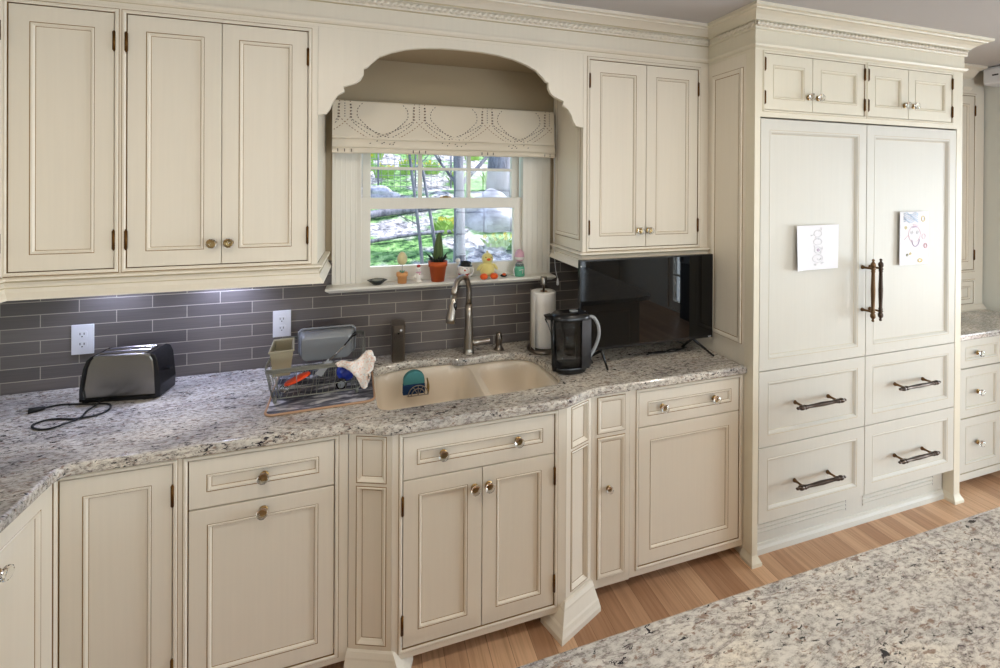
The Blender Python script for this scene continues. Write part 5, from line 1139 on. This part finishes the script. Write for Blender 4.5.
# ================================================================= GARDEN OUTSIDE
def gz(x, y): return -0.25 + 0.285*max(0, y-0.8) + 0.12*noise.noise(Vector((x*0.6, y*0.6, 0.3))) + 0.02*noise.noise(Vector((x*3, y*3, 1)))
mb = MB(); NXg, NYg = 70, 70; vs = []
for j in range(NYg+1):
    for i in range(NXg+1):
        x = -9+24*i/NXg; y = 0.13+25*j/NYg; vs.append((x, y, gz(x, y)))
mb.add(vs, [(j*(NXg+1)+i, j*(NXg+1)+i+1, (j+1)*(NXg+1)+i+1, (j+1)*(NXg+1)+i) for j in range(NYg) for i in range(NXg)], 'ground', True)
struct(mb.build('ground'), 'sloping green garden with pale leaf litter outside the window', 'ground')
def tree(label, x, y, r, h, lean=(0,0), br=(), group='bare trees in the garden', name='bare_tree'):
    t = thing(name, label, 'tree', (x, y, gz(x, y)-0.05), 0, group); mb = MB(); n = 14; pts = []; rad = []; rt = random.Random(int(x*100)+int(y*10))
    for i in range(n+1):
        u = i/n; pts.append((lean[0]*u*h+0.03*h*0.2*math.sin(5*u+x), lean[1]*u*h, h*u)); rad.append(r*(1.35-0.35*min(1, u*6))*(1-0.45*u))
    mb.tube(pts, rad, 'bark', 12); mb.build('trunk', t)
    mb = MB()
    for bz, dx, dy, dz, rr in br:
        p = Vector(pts[int(bz*n)]); q = p+Vector((dx, dy, dz)); mid = (p+q)/2+Vector((rt.uniform(-.1,.1), 0, -0.06*abs(dx)))
        mb.tube(bez([p, mid, q], 6), [rr*(1-0.6*k_/12) for k_ in range(13)], 'bark', 7)
        for s_ in range(3):
            w_ = p.lerp(q, 0.4+0.2*s_); mb.tube([w_, w_+Vector((rt.uniform(-.4,.4), rt.uniform(-.2,.2), rt.uniform(0.2,0.6)))], [rr*0.35, rr*0.1], 'bark', 5)
    if br: mb.build('branches', t)
    return t
tree('grey tree trunk standing nearest the window behind the cactus', 1.04, 3.0, 0.075, 5.0, (0.0,0), ((0.30,0.85,0.3,0.95,0.03),(0.34,-0.5,0.3,0.8,0.022),(0.45,-0.8,0.2,0.8,0.03),(0.55,0.8,0,0.7,0.03)))
tree('thin curved sapling left of the cactus outside', 0.64, 2.9, 0.022, 3.2, (-0.10,0.0), ((0.30,-0.18,0,0.16,0.010),(0.5,0.4,0,0.5,0.008)))
tree('slim leaning sapling behind the thin curved one', 0.95, 4.2, 0.024, 3.8, (-0.16,0.0), ((0.45,0.35,0,0.55,0.010),))
tree('broad old tree trunk at the upper right of the window view', 2.62, 6.6, 0.24, 8, (0.04,0), ((0.3,1.4,0,1.6,0.14),(0.35,-1.6,0,1.9,0.10)))
tree('leaning forked tree beside the broad old trunk', 3.6, 7.6, 0.10, 7, (-0.10,0), ((0.3,0.9,0,1.3,0.04),(0.25,-0.7,0,1.2,0.04)))
tree('distant straight tree on the left of the garden slope', -0.4, 9.5, 0.11, 7, (0.02,0), ((0.4,0.9,0,1.2,0.05),(0.5,-0.9,0,1.2,0.05)))
tree('distant slender tree at the top of the slope', 1.7, 11.5, 0.10, 7, (-0.02,0), ((0.4,0.9,0,1.2,0.05),(0.5,-0.9,0,1.2,0.05)))
tree('large tree beyond the garden to the right', 6.5, 5.0, 0.30, 9, (0.0,0), ((0.4,-2.5,0,2.2,0.12),(0.5,2.0,0,2.0,0.12),(0.6,-2.2,0.5,1.6,0.1)))
def rockm(label, x, y, s, seed, grp='garden rocks'):
    bm = bmesh.new(); bmesh.ops.create_icosphere(bm, subdivisions=4, radius=1)
    for v in bm.verts:
        nn = noise.noise(v.co*1.3+Vector((seed,0,0)))*0.35+noise.noise(v.co*4+Vector((seed,5,0)))*0.10; v.co *= 1+nn; v.co.x *= s[0]; v.co.y *= s[1]; v.co.z *= s[2]
    me = bpy.data.meshes.new('boulder'); bm.to_mesh(me); bm.free(); me.materials.append(M['rock']); o = bpy.data.objects.new('boulder', me); COL.objects.link(o)
    for p in me.polygons: p.use_smooth = True
    o.location = (x, y, gz(x, y)+s[2]*0.3); tag(o, label, 'rock', grp); return o
rockm('huge pale grey boulder on the right of the garden slope', 2.15, 5.3, (0.62,0.42,0.44), 1.0)
rockm('smaller grey rock below the huge boulder', 2.45, 4.2, (0.3,0.2,0.13), 4.0)
rockm('low flat rock on the left of the slope', 0.1, 7.2, (0.5,0.3,0.16), 7.0)
def logm(label, a, b, r):
    A = Vector((*a, gz(*a)+r*0.7)); B = Vector((*b, gz(*b)+r*0.7)); mb = MB(); mb.tube(bez([(0,0,0), (B-A)*0.5+Vector((0,0,0.05)), B-A], 6), r, 'bark', 10)
    o = mb.build('fallen_branch', loc=tuple(A)); tag(o, label, 'branch', 'fallen branches in the garden')
logm('thick fallen branch lying across the lawn left of the tree', (-0.6, 5.6), (2.1, 6.3), 0.07)
logm('fallen branch lying on the right below the boulder', (1.35, 3.35), (2.05, 3.8), 0.045)
logm('thin fallen branch across the lower lawn', (-0.4, 4.5), (1.6, 4.9), 0.03)
def clump(label, x, y, h, w, nl, flowers):
    t = thing('daffodil_clump', label, 'plant', (x, y, gz(x, y)), 0, 'daffodil clumps in the garden'); mb = MB(); rt = random.Random(int(x*31+y*17)); fl = MB()
    for i in range(nl):
        a = rt.uniform(0, 2*PI); r0 = rt.uniform(0, w*0.5); b = Vector((r0*math.cos(a), r0*math.sin(a), 0)); tip = b+Vector((rt.uniform(-w,w)*0.5, rt.uniform(-w,w)*0.3, h*rt.uniform(0.6,1))); s_ = Vector((0.012+h*0.02, 0, 0))
        m_ = (b+tip)/2+Vector((0,0,h*0.1)); mb.add([b-s_, b+s_, m_+s_, m_-s_, tip], [(0,1,2,3),(3,2,4)], 'leaf')
        if i < flowers:
            c_ = tip
            for k_ in range(5):
                an = 2*PI*k_/5; fl.add([c_, c_+Vector((0.03*math.cos(an-.4), -0.01, 0.03*math.sin(an-.4))), c_+Vector((0.04*math.cos(an), -0.015, 0.04*math.sin(an))), c_+Vector((0.03*math.cos(an+.4), -0.01, 0.03*math.sin(an+.4)))], [(0,1,2,3)], 'daffodil')
    mb.build('leaf_blades', t); fl.build('flowers', t)
spots = [(1.95,4.35,.18),(1.2,4.9,.26),(0.35,8.3,.35),(0.9,8.6,.4),(1.5,8.8,.38),(2.0,8.0,.35),(-0.1,8.9,.4),(2.9,8.0,.4),(1.2,10,.4),(3.0,10.6,.45),(0.2,10.4,.42)]
where = ['in front of the boulder, nearer', 'in front of the boulder, farther', 'left of the slope near the flat rock', 'behind the thin sapling', 'behind the leaning sapling', 'right behind the near trunk', 'at the far left of the slope', 'beside the broad trunk', 'in the upper middle of the slope', 'at the foot of the far trees', 'high on the left of the slope']
for (x, y, h), wh in zip(spots, where): clump('yellow daffodil clump '+wh, x, y, h, 0.40, 46, 8)
# wire fence at the top left
t = thing('wire_fence', 'thin wire garden fence across the upper left of the window view', 'fence', (0.2, 7.6, gz(0.2, 7.6)), 0)
for k_ in range(5):
    x = -1.6+0.8*k_; mb = MB(); mb.tube([(x, 0, -0.1), (x, 0, 1.15)], 0.02, 'bark', 6); mb.build('post', t)
mb = MB()
for k_ in range(9): mb.tube([(-1.6, 0, 0.1+0.12*k_), (1.6, 0, 0.1+0.12*k_)], 0.006, 'greyplastic', 4)
for k_ in range(24): x = -1.55+0.135*k_; mb.tube([(x, 0, 0.05), (x, 0, 1.1)], 0.005, 'greyplastic', 4)
mb.build('wire_mesh', t)

# sun and sky
sun = bpy.data.lights.new('sun', 'SUN'); sun.energy = 7.0; sun.angle = 0.01; sun.color = (1, 0.97, 0.92)
so = bpy.data.objects.new('sun', sun); COL.objects.link(so); so.rotation_euler = Vector((-0.60, -0.12, -0.72)).to_track_quat('-Z', 'Y').to_euler()
wd = bpy.data.worlds.new('world'); SC.world = wd; wd.use_nodes = True
bg = wd.node_tree.nodes['Background']; sky = wd.node_tree.nodes.new('ShaderNodeTexSky'); sky.sky_type = 'NISHITA'; sky.sun_disc = False; sky.sun_elevation = 0.8; sky.sun_rotation = 2.2
wd.node_tree.links.new(sky.outputs[0], bg.inputs[0]); bg.inputs[1].default_value = 0.4

# ================================================================= CAMERA
cam = bpy.data.cameras.new('camera'); co = bpy.data.objects.new('camera', cam); COL.objects.link(co)
f_, yaw, cyp, D, H, pi_, ro = 435.55, .2930, 186.17, 2.2464, 1.7683, .0029, .0054
R = Vector((math.cos(yaw), -math.sin(yaw), 0)); F = Vector((math.sin(yaw), math.cos(yaw), 0)); U = Vector((0, 0, 1))
F2 = (F-U*pi_).normalized(); U2 = U+F*pi_; U2 = (U2-F2*U2.dot(F2)).normalized(); R2 = (R+U2*ro).normalized(); U3 = (U2-R2*U2.dot(R2)).normalized()
co.matrix_world = Matrix(((R2.x, U3.x, -F2.x, 0), (R2.y, U3.y, -F2.y, -D), (R2.z, U3.z, -F2.z, H), (0, 0, 0, 1)))
cam.sensor_width = 36; cam.lens = f_/1000*36; cam.shift_y = -(334-cyp)/1000; cam.clip_start = 0.02; cam.clip_end = 200
SC.camera = co
SC.view_settings.view_transform = 'Standard'; SC.view_settings.look = 'None'; SC.view_settings.gamma = 1; SC.view_settings.use_curve_mapping = False
SC.view_settings.exposure = 0.12
SC.cycles.use_denoising = True; SC.cycles.max_bounces = 8; SC.cycles.diffuse_bounces = 5; SC.cycles.transmission_bounces = 8; SC.cycles.transparent_max_bounces = 12
SC.cycles.sample_clamp_indirect = 8.0; SC.cycles.caustics_reflective = False; SC.cycles.caustics_refractive = False
